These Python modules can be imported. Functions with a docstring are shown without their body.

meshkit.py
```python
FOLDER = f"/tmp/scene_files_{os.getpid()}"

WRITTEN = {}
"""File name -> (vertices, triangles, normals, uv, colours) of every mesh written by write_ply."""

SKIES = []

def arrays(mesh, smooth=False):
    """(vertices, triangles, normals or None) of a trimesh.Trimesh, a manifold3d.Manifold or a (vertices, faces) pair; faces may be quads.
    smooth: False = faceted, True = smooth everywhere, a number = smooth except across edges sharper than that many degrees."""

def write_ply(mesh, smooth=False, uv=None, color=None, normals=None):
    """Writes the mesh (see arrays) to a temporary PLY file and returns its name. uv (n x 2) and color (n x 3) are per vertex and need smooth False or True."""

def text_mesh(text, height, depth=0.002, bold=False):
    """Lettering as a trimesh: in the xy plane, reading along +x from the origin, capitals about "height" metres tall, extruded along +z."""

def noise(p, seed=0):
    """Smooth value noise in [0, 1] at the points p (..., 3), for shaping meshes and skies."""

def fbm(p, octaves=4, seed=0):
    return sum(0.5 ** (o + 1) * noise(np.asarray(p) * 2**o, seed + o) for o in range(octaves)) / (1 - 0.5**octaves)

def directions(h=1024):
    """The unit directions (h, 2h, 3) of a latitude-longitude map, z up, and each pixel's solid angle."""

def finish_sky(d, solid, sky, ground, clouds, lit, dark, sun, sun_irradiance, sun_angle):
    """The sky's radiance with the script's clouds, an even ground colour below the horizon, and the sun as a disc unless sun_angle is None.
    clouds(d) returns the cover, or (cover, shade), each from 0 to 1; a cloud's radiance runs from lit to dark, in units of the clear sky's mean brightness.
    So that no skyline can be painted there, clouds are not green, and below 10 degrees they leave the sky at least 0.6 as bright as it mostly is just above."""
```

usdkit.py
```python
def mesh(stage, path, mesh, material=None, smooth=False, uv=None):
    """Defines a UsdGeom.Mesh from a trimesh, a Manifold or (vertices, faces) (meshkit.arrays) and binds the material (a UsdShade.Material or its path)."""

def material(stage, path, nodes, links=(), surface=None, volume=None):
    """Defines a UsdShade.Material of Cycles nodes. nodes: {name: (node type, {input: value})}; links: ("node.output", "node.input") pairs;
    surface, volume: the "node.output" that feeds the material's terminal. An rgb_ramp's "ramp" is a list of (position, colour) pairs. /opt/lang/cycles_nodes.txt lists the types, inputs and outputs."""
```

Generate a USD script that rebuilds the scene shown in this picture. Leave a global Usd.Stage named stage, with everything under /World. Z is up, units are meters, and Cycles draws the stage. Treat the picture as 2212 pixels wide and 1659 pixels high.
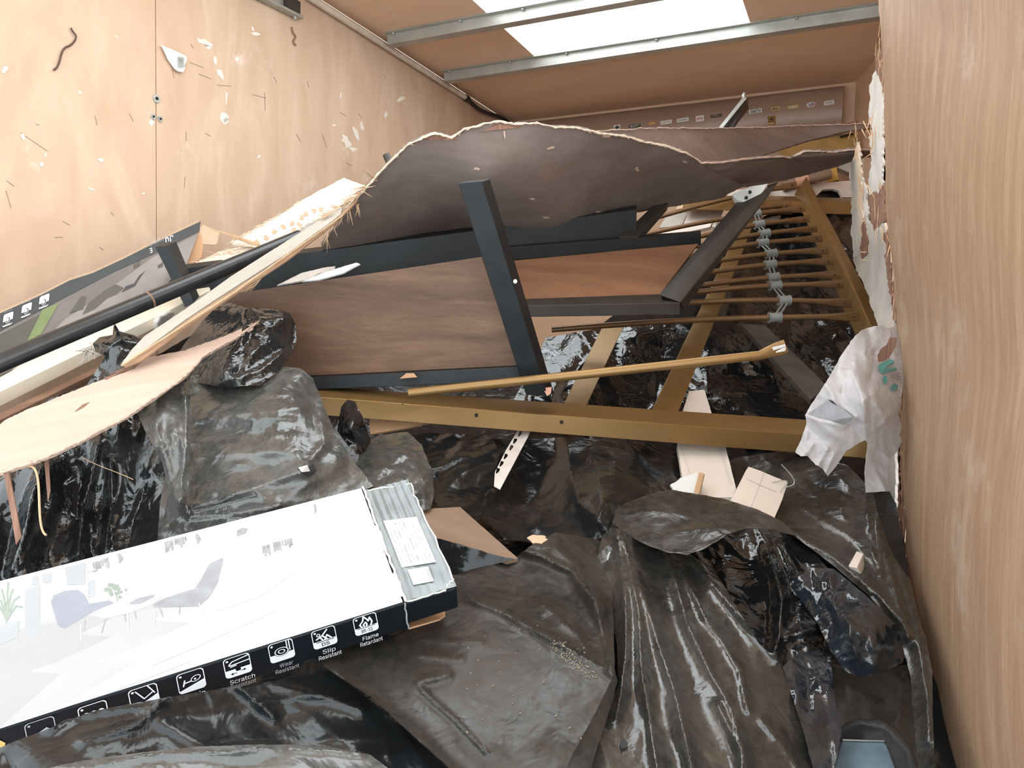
import math, random
import numpy as np
import trimesh
import usdkit, meshkit
from pxr import Usd, UsdGeom, UsdLux, UsdShade, Gf, Sdf
from scipy.interpolate import RBFInterpolator
from scipy.spatial import Delaunay, ConvexHull
from shapely.geometry import Polygon, LineString, Point, box as sbox
from shapely.ops import unary_union
import shapely

stage = Usd.Stage.CreateInMemory()
UsdGeom.SetStageUpAxis(stage, UsdGeom.Tokens.z)
UsdGeom.SetStageMetersPerUnit(stage, 1.0)
UsdGeom.Xform.Define(stage, '/World')
UsdGeom.Scope.Define(stage, '/World/Looks')

# ------------------------------------------------------------------ camera
# Cargo box: x across (left wall -2.09, right wall about 0.05), y towards the cab (front wall 4.3), z up (floor 0, roof 2.4).
# The photographer stands at the open rear, close to the right side, looking 25 degrees to the left.
FPX = 1580.0
EYE = np.array([0.0, 0.0, 1.0])
_y, _p, _r = np.radians([25.2, -3.36, 1.41])
FW = np.array([-math.sin(_y) * math.cos(_p), math.cos(_y) * math.cos(_p), math.sin(_p)])
_rt = np.array([math.cos(_y), math.sin(_y), 0.0])
_up = np.cross(_rt, FW)
RT = _rt * math.cos(_r) + _up * math.sin(_r)
UP = -_rt * math.sin(_r) + _up * math.cos(_r)
cam = UsdGeom.Camera.Define(stage, '/World/camera')
cam.CreateHorizontalApertureAttr(36.0)
cam.CreateVerticalApertureAttr(27.0)
cam.CreateFocalLengthAttr(36.0 * FPX / 2212.0)
cam.CreateClippingRangeAttr(Gf.Vec2f(0.03, 200.0))
cam.CreateExposureAttr(0.22)
_m = Gf.Matrix4d(*RT, 0, *UP, 0, *(-FW), 0, *EYE, 1)
UsdGeom.Xformable(cam).AddTransformOp().Set(_m)

# ------------------------------------------------------------------ daylight: overcast sky through the open rear doors, and the roof's translucent strip
SKY = 0.85
SKYLIGHT = 4.3
dome = UsdLux.DomeLight.Define(stage, '/World/sky')
dome.CreateIntensityAttr(SKY)
dome.CreateColorAttr(Gf.Vec3f(0.90, 0.97, 1.0))


def ray(u, v):
    return FW + RT * ((u - 1106.0) / FPX) - UP * ((v - 829.5) / FPX)


def P(u, v, d):
    """The point of the place that lies d metres ahead of the eye where the surveyed sight line (u, v) passes."""
    u, v, d = np.asarray(u, float), np.asarray(v, float), np.asarray(d, float)
    return EYE + d[..., None] * (FW + RT * ((u - 1106.0) / FPX)[..., None] - UP * ((v - 829.5) / FPX)[..., None])


def unit(a):
    a = np.asarray(a, float)
    return a / np.linalg.norm(a)


# ------------------------------------------------------------------ materials
def mat(name, nodes, links, surface='p.BSDF'):
    return usdkit.material(stage, '/World/Looks/' + name, nodes, links, surface=surface)


def flat(name, c, rough=0.5, metal=0.0, spec=0.5, noise=0.12, scale=20.0, bump=0.0, bscale=200.0):
    c = np.array(c, float)
    n = {'g': ('geometry', {}), 'n': ('noise_texture', {'scale': scale, 'detail': 4.0}),
         'r': ('rgb_ramp', {'ramp': [(0.3, tuple(c * (1 - noise))), (0.7, tuple(np.minimum(c * (1 + noise), 0.98)))]}),
         'p': ('principled_bsdf', {'roughness': rough, 'metallic': metal, 'specular_ior_level': spec})}
    l = [('g.position', 'n.vector'), ('n.fac', 'r.fac'), ('r.color', 'p.base_color')]
    if bump:
        n['bn'] = ('noise_texture', {'scale': bscale, 'detail': 3.0})
        n['b'] = ('bump', {'strength': bump, 'distance': 0.004})
        l += [('g.position', 'bn.vector'), ('bn.fac', 'b.height'), ('b.normal', 'p.normal')]
    return mat(name, n, l)


def wood(name, dark, light, grain, across, s_along=1.0, s_across=14.0, rough=0.6, fine=0.25, spots=None, spot_amount=0.66, spec=0.3, distort=0.6, marks=None):
    """Wood whose grain runs along 'grain'; spots is a second tone for wear and stains of its own shape."""
    e1, e2 = unit(grain), unit(across)
    e3 = np.cross(e1, e2)
    n = {'g': ('geometry', {}),
         'd1': ('vector_math', {'math_type': 'dot_product', 'vector2': tuple(e1 * s_along)}),
         'd2': ('vector_math', {'math_type': 'dot_product', 'vector2': tuple(e2 * s_across)}),
         'd3': ('vector_math', {'math_type': 'dot_product', 'vector2': tuple(e3 * s_across)}),
         'c': ('combine_xyz', {}),
         'n1': ('noise_texture', {'scale': 0.8, 'detail': 3.0, 'roughness': 0.55, 'distortion': distort}),
         'n2': ('noise_texture', {'scale': 7.0, 'detail': 4.0, 'roughness': 0.7}),
         'mx': ('mix_float', {'fac': fine}),
         'r': ('rgb_ramp', {'ramp': [(0.3, dark), (0.52, tuple((np.array(dark) + np.array(light)) / 2)), (0.68, light)]}),
         'p': ('principled_bsdf', {'roughness': rough, 'specular_ior_level': spec}),
         'b': ('bump', {'strength': 0.12, 'distance': 0.003})}
    l = [('g.position', 'd1.vector1'), ('g.position', 'd2.vector1'), ('g.position', 'd3.vector1'),
         ('d1.value', 'c.x'), ('d2.value', 'c.y'), ('d3.value', 'c.z'), ('c.vector', 'n1.vector'), ('c.vector', 'n2.vector'),
         ('n1.fac', 'mx.a'), ('n2.fac', 'mx.b'), ('mx.result', 'r.fac'), ('n2.fac', 'b.height'), ('b.normal', 'p.normal')]
    col = 'r.color'
    if spots is not None:
        n['sn'] = ('noise_texture', {'scale': 3.2, 'detail': 6.0, 'roughness': 0.72})
        n['sr'] = ('rgb_ramp', {'ramp': [(spot_amount - 0.03, (0, 0, 0)), (spot_amount + 0.07, (0.75, 0.75, 0.75))]})
        n['sm'] = ('mix_color', {'b': spots})
        l += [('g.position', 'sn.vector'), ('sn.fac', 'sr.fac'), ('sr.color', 'sm.fac'), (col, 'sm.a')]
        col = 'sm.result'
    if marks is not None:
        n['kn'] = ('noise_texture', {'scale': 9.0, 'detail': 5.0, 'roughness': 0.75, 'distortion': 1.5})
        n['kr'] = ('rgb_ramp', {'ramp': [(0.69, (0, 0, 0)), (0.75, (0.6, 0.6, 0.6))]})
        n['km'] = ('mix_color', {'b': marks})
        l += [('g.position', 'kn.vector'), ('kn.fac', 'kr.fac'), ('kr.color', 'km.fac'), (col, 'km.a')]
        col = 'km.result'
    l.append((col, 'p.base_color'))
    return mat(name, n, l)


def plastic(name, base, dust, amount, rough=0.2, drough=0.55, bump=0.35, bscale=26.0, seed=0.0, spec=0.6):
    """Thin black polythene with dried dust lying on it in patches."""
    n = {'g': ('geometry', {}),
         'mp': ('mapping', {'location': (seed, seed * 1.7, seed * 0.3)}),
         'n1': ('noise_texture', {'scale': 3.4, 'detail': 6.0, 'roughness': 0.66}),
         'n2': ('noise_texture', {'scale': 55.0, 'detail': 4.0, 'roughness': 0.7}),
         'mx': ('mix_float', {'fac': 0.3}),
         'r': ('rgb_ramp', {'ramp': [(0.62 - amount * 0.42, (0, 0, 0)), (0.80 - amount * 0.30, (1, 1, 1))]}),
         'cm': ('mix_color', {'a': base, 'b': dust}),
         'rm': ('mix_float', {'a': rough, 'b': drough}),
         'vo': ('voronoi_texture', {'scale': bscale, 'feature': 'distance_to_edge', 'randomness': 1.0}),
         'nb': ('noise_texture', {'scale': 14.0, 'detail': 3.0, 'roughness': 0.5, 'distortion': 0.8}),
         'bm': ('mix_float', {'fac': 0.75}),
         'b': ('bump', {'strength': bump, 'distance': 0.02}),
         'p': ('principled_bsdf', {'specular_ior_level': spec})}
    l = [('g.position', 'mp.vector'), ('mp.vector', 'n1.vector'), ('mp.vector', 'n2.vector'), ('n1.fac', 'mx.a'), ('n2.fac', 'mx.b'),
         ('mx.result', 'r.fac'), ('r.color', 'cm.fac'), ('r.color', 'rm.fac'), ('cm.result', 'p.base_color'), ('rm.result', 'p.roughness'),
         ('mp.vector', 'vo.vector'), ('mp.vector', 'nb.vector'), ('vo.distance', 'bm.a'), ('nb.fac', 'bm.b'), ('bm.result', 'b.height'), ('b.normal', 'p.normal')]
    return mat(name, n, l)


YAX, ZAX, XAX = (0, 1, 0), (0, 0, 1), (1, 0, 0)
M = {}
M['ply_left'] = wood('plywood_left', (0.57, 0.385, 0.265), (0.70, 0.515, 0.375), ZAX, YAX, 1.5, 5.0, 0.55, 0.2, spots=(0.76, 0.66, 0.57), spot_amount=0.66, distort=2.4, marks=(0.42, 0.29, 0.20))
M['ply_roof'] = wood('plywood_roof', (0.68, 0.465, 0.31), (0.80, 0.57, 0.40), XAX, YAX, 0.8, 3.0, 0.5, 0.15, spots=(0.62, 0.48, 0.34), spot_amount=0.70)
M['ply_front'] = wood('plywood_front', (0.68, 0.455, 0.305), (0.78, 0.54, 0.375), XAX, ZAX, 0.8, 3.0, 0.5, 0.15)
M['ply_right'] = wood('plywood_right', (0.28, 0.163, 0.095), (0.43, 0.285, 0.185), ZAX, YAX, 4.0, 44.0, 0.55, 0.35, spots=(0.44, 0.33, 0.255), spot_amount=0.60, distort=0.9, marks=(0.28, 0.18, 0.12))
M['torn_white'] = flat('torn_white_veneer', (0.66, 0.62, 0.57), 0.7, noise=0.14, scale=12, bump=0.3, bscale=60)
M['torn_grey'] = flat('torn_grey_backing', (0.50, 0.45, 0.40), 0.7, noise=0.16, scale=9, bump=0.3, bscale=50)
M['torn_brown'] = wood('torn_brown_ply', (0.15, 0.07, 0.045), (0.36, 0.205, 0.145), ZAX, YAX, 2.0, 60.0, 0.75, 0.4)
M['splinter'] = wood('splinter_wood', (0.46, 0.28, 0.15), (0.66, 0.46, 0.30), ZAX, YAX, 2.0, 50.0, 0.7, 0.4)
M['splinter_pale'] = wood('splinter_pale', (0.66, 0.47, 0.33), (0.83, 0.69, 0.55), ZAX, YAX, 2.0, 50.0, 0.7, 0.4)
M['dark_gap'] = flat('dark_gap', (0.012, 0.010, 0.010), 0.9)
M['sheet_under'] = wood('plywood_grey_face', (0.155, 0.115, 0.098), (0.255, 0.205, 0.18), (0.8, 0.5, 0.25), (0, 0.3, 1), 1.2, 9.0, 0.7, 0.3, spots=(0.26, 0.15, 0.11), spot_amount=0.66)
M['sheet_under2'] = wood('plywood_brown_face', (0.11, 0.072, 0.058), (0.19, 0.135, 0.112), (0.8, 0.5, 0.25), (0, 0.3, 1), 1.2, 12.0, 0.7, 0.3)
M['pink_strip'] = wood('torn_plywood_pink', (0.49, 0.34, 0.265), (0.62, 0.455, 0.37), (0.75, 0.6, 0.3), (0.3, -0.5, 0.8), 1.2, 22.0, 0.65, 0.35)
M['gold'] = flat('bronze_paint', (0.26, 0.15, 0.055), 0.34, metal=0.5, noise=0.06, scale=6)
M['gold_rod'] = flat('bronze_rod', (0.19, 0.105, 0.048), 0.33, metal=0.4, noise=0.1, scale=8)
M['hole'] = flat('hole_dark', (0.02, 0.014, 0.01), 0.9)
M['steel'] = flat('black_steel', (0.011, 0.013, 0.015), 0.5, noise=0.25, scale=15, spec=0.35)
M['steel_face'] = flat('black_steel_worn', (0.036, 0.032, 0.029), 0.42, noise=0.2, scale=15)
M['pipe'] = flat('black_pipe', (0.016, 0.018, 0.020), 0.28, noise=0.25, scale=30, spec=0.7)
M['galv'] = flat('galvanised_steel', (0.42, 0.43, 0.40), 0.42, metal=0.55, noise=0.14, scale=10)
M['conduit'] = flat('conduit_white', (0.66, 0.58, 0.48), 0.5)
M['cable'] = flat('cable_black', (0.02, 0.02, 0.02), 0.6)
M['grey_clip'] = flat('grey_clip', (0.21, 0.22, 0.215), 0.45)
M['white_cap'] = flat('white_cap', (0.62, 0.66, 0.66), 0.35)
M['panel_wood'] = wood('table_board', (0.066, 0.034, 0.020), (0.20, 0.112, 0.066), (0.87, 0.46, 0.1), (0, 0, 1), 1.4, 15.0, 0.5, 0.3, spots=(0.06, 0.04, 0.028), spot_amount=0.66)
M['panel_wood2'] = wood('table_board_red', (0.17, 0.08, 0.042), (0.29, 0.15, 0.085), (0.9, 0.43, 0.1), (0, 0, 1), 1.4, 17.0, 0.5, 0.3)
M['cream'] = flat('cream_painted_wood', (0.78, 0.68, 0.54), 0.55, noise=0.07, scale=6, bump=0.15, bscale=40)
M['plank_brown'] = wood('old_brown_plank', (0.13, 0.065, 0.04), (0.30, 0.17, 0.11), (0.75, 0.6, 0.3), (0.3, -0.5, 0.8), 1.5, 25, 0.7, 0.4)
M['laminate'] = wood('laminate_grey', (0.36, 0.32, 0.275), (0.46, 0.42, 0.37), (0.6, 0.6, 0.5), (0.3, -0.6, 0.7), 1.2, 20, 0.5, 0.3)
M['laminate_core'] = wood('laminate_core', (0.25, 0.14, 0.08), (0.40, 0.25, 0.16), (0.6, 0.6, 0.5), (0.3, -0.6, 0.7), 1.2, 60, 0.7, 0.3)
M['white_board'] = flat('white_board', (0.76, 0.67, 0.59), 0.6, noise=0.05, scale=7)
M['white_splint'] = flat('white_torn_board', (0.80, 0.73, 0.64), 0.6, noise=0.07, scale=14, bump=0.35, bscale=60)
M['red_flake'] = flat('red_flake', (0.66, 0.36, 0.25), 0.7)
M['brown_board'] = wood('brown_hardboard', (0.21, 0.135, 0.09), (0.33, 0.23, 0.165), (0.9, 0.4, 0), (0, 1, 0), 1.5, 8, 0.6, 0.35)
M['card'] = flat('cardboard', (0.50, 0.28, 0.15), 0.75, noise=0.06)
M['card_light'] = flat('cardboard_light', (0.66, 0.48, 0.33), 0.75, noise=0.05)
M['box_black'] = flat('carton_black', (0.005, 0.0065, 0.009), 0.42, noise=0.15, spec=0.2)
M['box_dark'] = flat('carton_dark_green', (0.028, 0.033, 0.030), 0.5, noise=0.15)
M['box_tray'] = flat('carton_tray_black_gloss', (0.15, 0.17, 0.175), 0.32, noise=0.2, spec=0.9)
M['box_white'] = flat('carton_white_print', (0.53, 0.53, 0.54), 0.55, noise=0.02, scale=5)
M['tape'] = flat('tape_grey', (0.62, 0.57, 0.54), 0.5)
M['print_grey'] = flat('print_grey', (0.265, 0.265, 0.28), 0.6, noise=0.15, scale=40)
M['print_pale'] = flat('print_pale', (0.335, 0.335, 0.345), 0.6, noise=0.05)
M['print_blue'] = flat('print_bluegrey', (0.25, 0.255, 0.295), 0.6, noise=0.05)
M['print_falloff'] = flat('print_falloff', (0.335, 0.325, 0.325), 0.6, noise=0.05, scale=9)  # three floor tones, stepped paler to paint in the light falloff
M['print_falloff2'] = flat('print_falloff_mid', (0.37, 0.36, 0.36), 0.6, noise=0.05, scale=9)
M['print_falloff3'] = flat('print_falloff_light', (0.41, 0.40, 0.40), 0.6, noise=0.05, scale=9)
M['print_dark'] = flat('print_dark', (0.26, 0.26, 0.26), 0.6, noise=0.3, scale=60)
M['print_green'] = flat('print_greengrey', (0.24, 0.275, 0.23), 0.6, noise=0.1)
M['print_mauve'] = flat('print_mauve', (0.155, 0.125, 0.115), 0.5, noise=0.18, scale=7)
M['print_mauve_light'] = flat('print_mauve_light', (0.25, 0.215, 0.195), 0.5, noise=0.15, scale=9)
M['print_olive'] = flat('print_olive', (0.075, 0.065, 0.045), 0.5, noise=0.2, scale=8)
M['print_lime'] = flat('print_lime', (0.15, 0.19, 0.065), 0.5)
M['print_chair'] = flat('print_chair', (0.04, 0.033, 0.032), 0.5)
M['ink_white'] = flat('ink_white', (0.66, 0.66, 0.68), 0.55, noise=0.03)
M['ink_grey'] = flat('ink_grey', (0.30, 0.30, 0.31), 0.55, noise=0.03)
M['ink_black'] = flat('ink_black', (0.03, 0.03, 0.035), 0.6)
M['paper'] = flat('paper_white', (0.66, 0.655, 0.64), 0.6, noise=0.03)
M['sticker_gold'] = flat('sticker_gold', (0.46, 0.34, 0.13), 0.4)
M['sticker_orange'] = flat('sticker_orange', (0.60, 0.33, 0.10), 0.4)
M['sticker_blue'] = flat('sticker_blue', (0.04, 0.06, 0.22), 0.4)
M['sticker_red'] = flat('sticker_red', (0.50, 0.07, 0.06), 0.4)
M['band'] = wood('front_band', (0.27, 0.18, 0.13), (0.40, 0.275, 0.205), XAX, ZAX, 1.0, 5.0, 0.38, 0.3, spots=(0.20, 0.26, 0.22), spot_amount=0.68, spec=0.6)
M['teal'] = flat('ink_teal', (0.10, 0.34, 0.33), 0.4)
M['yellow'] = flat('yellow_paint', (0.62, 0.36, 0.05), 0.5)
M['ochre'] = flat('ochre_card', (0.40, 0.24, 0.08), 0.6)
M['blue_metal'] = flat('blue_grey_metal', (0.13, 0.20, 0.25), 0.4, noise=0.25, scale=25)
M['pvc'] = flat('perforated_strip', (0.74, 0.67, 0.61), 0.5)
M['dust_crumb'] = flat('crumb', (0.20, 0.16, 0.11), 0.8)
M['wire_brown'] = flat('wire_brown', (0.09, 0.055, 0.04), 0.6)
M['plank_dark'] = wood('grey_brown_plank', (0.055, 0.044, 0.037), (0.125, 0.10, 0.085), (0.6, -0.7, -0.3), (0, 0.3, 1), 1.5, 20, 0.6, 0.4)
M['gouge'] = flat('gouge_brown', (0.30, 0.19, 0.135), 0.8)
BLK = (0.011, 0.012, 0.013)
DST = (0.062, 0.051, 0.042)
M['pl_front'] = plastic('polythene_front', (0.022, 0.021, 0.019), (0.056, 0.044, 0.035), 0.5, 0.17, 0.62, 0.3, 11, 1.0, 0.42)
M['pl_right'] = plastic('polythene_right', (0.018, 0.018, 0.017), DST, 0.5, 0.15, 0.45, 0.3, 13, 3.1, 0.9)
M['pl_bag'] = plastic('polythene_bag', BLK, (0.038, 0.040, 0.041), 0.2, 0.11, 0.36, 0.42, 22, 5.3, 0.9)
M['pl_grey'] = plastic('polythene_grey', (0.035, 0.037, 0.036), (0.11, 0.105, 0.095), 0.5, 0.13, 0.4, 0.42, 20, 7.7, 0.9)
M['pl_dark'] = plastic('polythene_dark', BLK, (0.018, 0.016, 0.014), 0.2, 0.2, 0.5, 0.34, 13, 9.2, 0.5)
M['pl_blue'] = plastic('polythene_blue', (0.012, 0.016, 0.022), (0.05, 0.05, 0.05), 0.25, 0.11, 0.4, 0.5, 24, 11.4, 0.9)
# thin white carrier bag: scatters light on both sides
mat('carrier_bag', {'g': ('geometry', {}), 'nb': ('noise_texture', {'scale': 30.0, 'detail': 4.0, 'distortion': 1.0}), 'b': ('bump', {'strength': 0.35, 'distance': 0.01}),
                    'p': ('principled_bsdf', {'base_color': (0.66, 0.64, 0.65), 'roughness': 0.35}),
                    't': ('translucent_bsdf', {'color': (0.62, 0.60, 0.61)}), 'm': ('mix_closure', {'fac': 0.35})},
    [('g.position', 'nb.vector'), ('nb.fac', 'b.height'), ('b.normal', 'p.normal'), ('p.BSDF', 'm.closure1'), ('t.BSDF', 'm.closure2')], surface='m.closure')
M['carrier'] = UsdShade.Material.Get(stage, '/World/Looks/carrier_bag')
mat('skylight_lit', {'e': ('emission', {'color': (0.93, 0.98, 1.0), 'strength': SKYLIGHT})}, [], surface='e.emission')
M['skylight'] = UsdShade.Material.Get(stage, '/World/Looks/skylight_lit')


# ------------------------------------------------------------------ scene bookkeeping
USED = {}


def numbered(parent, name):
    k = (parent, name)
    USED[k] = USED.get(k, -1) + 1
    return f'{parent}/{name}' + (f'_{USED[k]:03d}' if USED[k] else '')


class Thing:
    """One top-level object: parts are collected in world coordinates and written below an Xform at the thing's base."""

    def __init__(self, name, label=None, cat=None, group=None, kind=None):
        self.name, self.data, self.parts = name, dict(label=label, category=cat, group=group, kind=kind), []

    def add(self, name, mesh, m, smooth=30, label=None, under=None, kind=None):
        self.parts.append((name, mesh, m, smooth, label, under, kind))
        return len(self.parts) - 1

    def done(self):
        arr = [meshkit.arrays(p[1]) for p in self.parts]
        allv = np.vstack([a[0] for a in arr])
        lo, hi = allv.min(0), allv.max(0)
        base = np.array([(lo[0] + hi[0]) / 2, (lo[1] + hi[1]) / 2, lo[2]])
        path = numbered('/World', self.name)
        single = len(self.parts) == 1
        if not single:
            x = UsdGeom.Xform.Define(stage, path)
            x.AddTranslateOp().Set(Gf.Vec3d(*base))
        paths = []
        for i, (nm, mesh, m, smooth, label, under, kind) in enumerate(self.parts):
            pp = path if single else numbered(paths[under] if under is not None else path, nm)
            paths.append(pp)
            g = usdkit.mesh(stage, pp, (arr[i][0] - base, arr[i][1]), M[m], smooth=smooth)
            if single:
                g.AddTranslateOp().Set(Gf.Vec3d(*base))
            if label and not single:
                g.GetPrim().SetCustomDataByKey('label', label)
            if kind:
                g.GetPrim().SetCustomDataByKey('kind', kind)
        prim = stage.GetPrimAtPath(path)
        for k, v in self.data.items():
            if v:
                prim.SetCustomDataByKey(k, v)
        return path


def one(name, mesh, m, label, cat, group=None, smooth=30, kind=None):
    t = Thing(name, label, cat, group, kind)
    t.add(name, mesh, m, smooth)
    return t.done()


# ------------------------------------------------------------------ geometry helpers
def cat(*ms):
    return trimesh.util.concatenate([m if isinstance(m, trimesh.Trimesh) else trimesh.Trimesh(*m, process=False) for m in ms])


def abox(lo, hi):
    m = trimesh.creation.box(np.abs(np.array(hi, float) - np.array(lo, float)))
    m.apply_translation((np.array(lo, float) + np.array(hi, float)) / 2)
    return m


def hexa(c, r=0.0015):
    """A solid with eight corners (order: near face 4 round, far face 4 round), its edges chamfered by r."""
    c = np.array(c, float)
    nb = [(1, 3, 4), (0, 2, 5), (1, 3, 6), (0, 2, 7), (5, 7, 0), (4, 6, 1), (5, 7, 2), (4, 6, 3)]
    pts = []
    for i in range(8):
        for j in range(3):
            q = c[i].copy()
            for k in range(3):
                if k != j:
                    e = c[nb[i][k]] - c[i]
                    q += e / max(np.linalg.norm(e), 1e-9) * min(r, np.linalg.norm(e) * 0.3)
            pts.append(q)
    pts = np.array(pts)
    try:
        h = ConvexHull(pts)
    except Exception:
        h = ConvexHull(pts, qhull_options='QJ')
    m = trimesh.Trimesh(pts, h.simplices, process=False)
    cen = pts.mean(0)
    fl = np.einsum('ij,ij->i', m.face_normals, m.triangles_center - cen) < 0
    f = m.faces.copy()
    f[fl] = f[fl][:, ::-1]
    return trimesh.Trimesh(pts, f, process=False)


def beam(c0, a0, b0, c1, a1=None, b1=None, r=0.0015):
    """A beam seen along its crease c: a and b are the far edges of its two visible faces, at both ends."""
    c0, a0, b0, c1 = (np.array(x, float) for x in (c0, a0, b0, c1))
    a1 = c1 + (a0 - c0) if a1 is None else np.array(a1, float)
    b1 = c1 + (b0 - c0) if b1 is None else np.array(b1, float)
    return hexa([c0, a0, a0 + b0 - c0, b0, c1, a1, a1 + b1 - c1, b1], r)


def bar(p0, p1, w, h, up=(0, 0, 1), r=0.0015):
    p0, p1 = np.array(p0, float), np.array(p1, float)
    t = unit(p1 - p0)
    s = unit(np.cross(t, up))
    n = np.cross(s, t)
    q = [(-w / 2, -h / 2), (w / 2, -h / 2), (w / 2, h / 2), (-w / 2, h / 2)]
    return hexa([p0 + s * a + n * b for a, b in q] + [p1 + s * a + n * b for a, b in q], r)


def tube(pts, rad, n=14, cap=True, squash=None):
    pts = np.array(pts, float)
    rad = np.full(len(pts), rad) if np.ndim(rad) == 0 else np.array(rad, float)
    t = np.gradient(pts, axis=0)
    t /= np.linalg.norm(t, axis=1, keepdims=True)
    ref = np.array([0, 0, 1.0]) if abs(t[0][2]) < 0.9 else np.array([1.0, 0, 0])
    V, Fc = [], []
    for i, (p, d) in enumerate(zip(pts, t)):
        s = unit(np.cross(d, ref))
        u = np.cross(s, d)
        a = np.linspace(0, 2 * np.pi, n, endpoint=False)
        sx, sy = (1, 1) if squash is None else squash[i]
        V.append(p + rad[i] * (np.cos(a)[:, None] * s * sx + np.sin(a)[:, None] * u * sy))
    V = np.vstack(V)
    for i in range(len(pts) - 1):
        for j in range(n):
            k = (j + 1) % n
            Fc += [[i * n + j, i * n + k, (i + 1) * n + k], [i * n + j, (i + 1) * n + k, (i + 1) * n + j]]
    if cap:
        V = np.vstack([V, pts[0], pts[-1]])
        a, b = len(V) - 2, len(V) - 1
        m = (len(pts) - 1) * n
        for j in range(n):
            k = (j + 1) % n
            Fc += [[a, k, j], [b, m + j, m + k]]
    f = np.array(Fc)[:, ::-1]
    return trimesh.Trimesh(V, f, process=False)


def smoothline(pts, k=40):
    from scipy.interpolate import CubicSpline
    pts = np.array(pts, float)
    s = np.r_[0, np.cumsum(np.linalg.norm(np.diff(pts, axis=0), axis=1))]
    return CubicSpline(s, pts)(np.linspace(0, s[-1], k))


def needle(p0, p1, r):
    return tube([p0, (np.array(p0) * 0.5 + np.array(p1) * 0.5), p1], [r, r * 0.8, r * 0.12], 5)


def depth_of(ctrl):
    """A smooth depth through surveyed points (u, v, d); d may also be fixed by a plane through three of them."""
    ctrl = np.array(ctrl, float)
    f = RBFInterpolator(ctrl[:, :2] / 500.0, 1.0 / ctrl[:, 2], kernel='thin_plate_spline', degree=1, smoothing=1e-6)

    def g(u, v):
        q = np.stack([np.ravel(u), np.ravel(v)], 1) / 500.0
        return (1.0 / f(q)).reshape(np.shape(u))
    return g


def plane_of(p0, n):
    p0, n = np.array(p0, float), np.array(n, float)

    def g(u, v):
        u, v = np.asarray(u, float), np.asarray(v, float)
        r = FW + RT * ((u - 1106.0) / FPX)[..., None] - UP * ((v - 829.5) / FPX)[..., None]
        return ((p0 - EYE) @ n) / (r @ n)
    return g


def plane3(a, b, c):
    a, b, c = P(*a), P(*b), P(*c)
    return plane_of(a, unit(np.cross(b - a, c - a)))


def jagged(line, step, amp, rng, closed=False):
    """Resample a polyline and break it up as torn wood or film breaks."""
    line = np.array(line, float)
    if closed:
        line = np.vstack([line, line[:1]])
    out = []
    for a, b in zip(line[:-1], line[1:]):
        L = np.linalg.norm(b - a)
        n = max(1, int(L / step))
        for i in range(n):
            out.append(a + (b - a) * i / n)
    if not closed:
        out.append(line[-1])
    out = np.array(out)
    if amp:
        t = np.gradient(out, axis=0)
        nn = np.stack([-t[:, 1], t[:, 0]], 1) / np.maximum(np.linalg.norm(t, axis=1, keepdims=True), 1e-9)
        w = rng.normal(0, 1, len(out)) * 0.55 + np.repeat(rng.normal(0, 1, len(out) // 4 + 1), 4)[:len(out)] * 0.45
        out = out + nn * (w * amp)[:, None]
    return out


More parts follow.
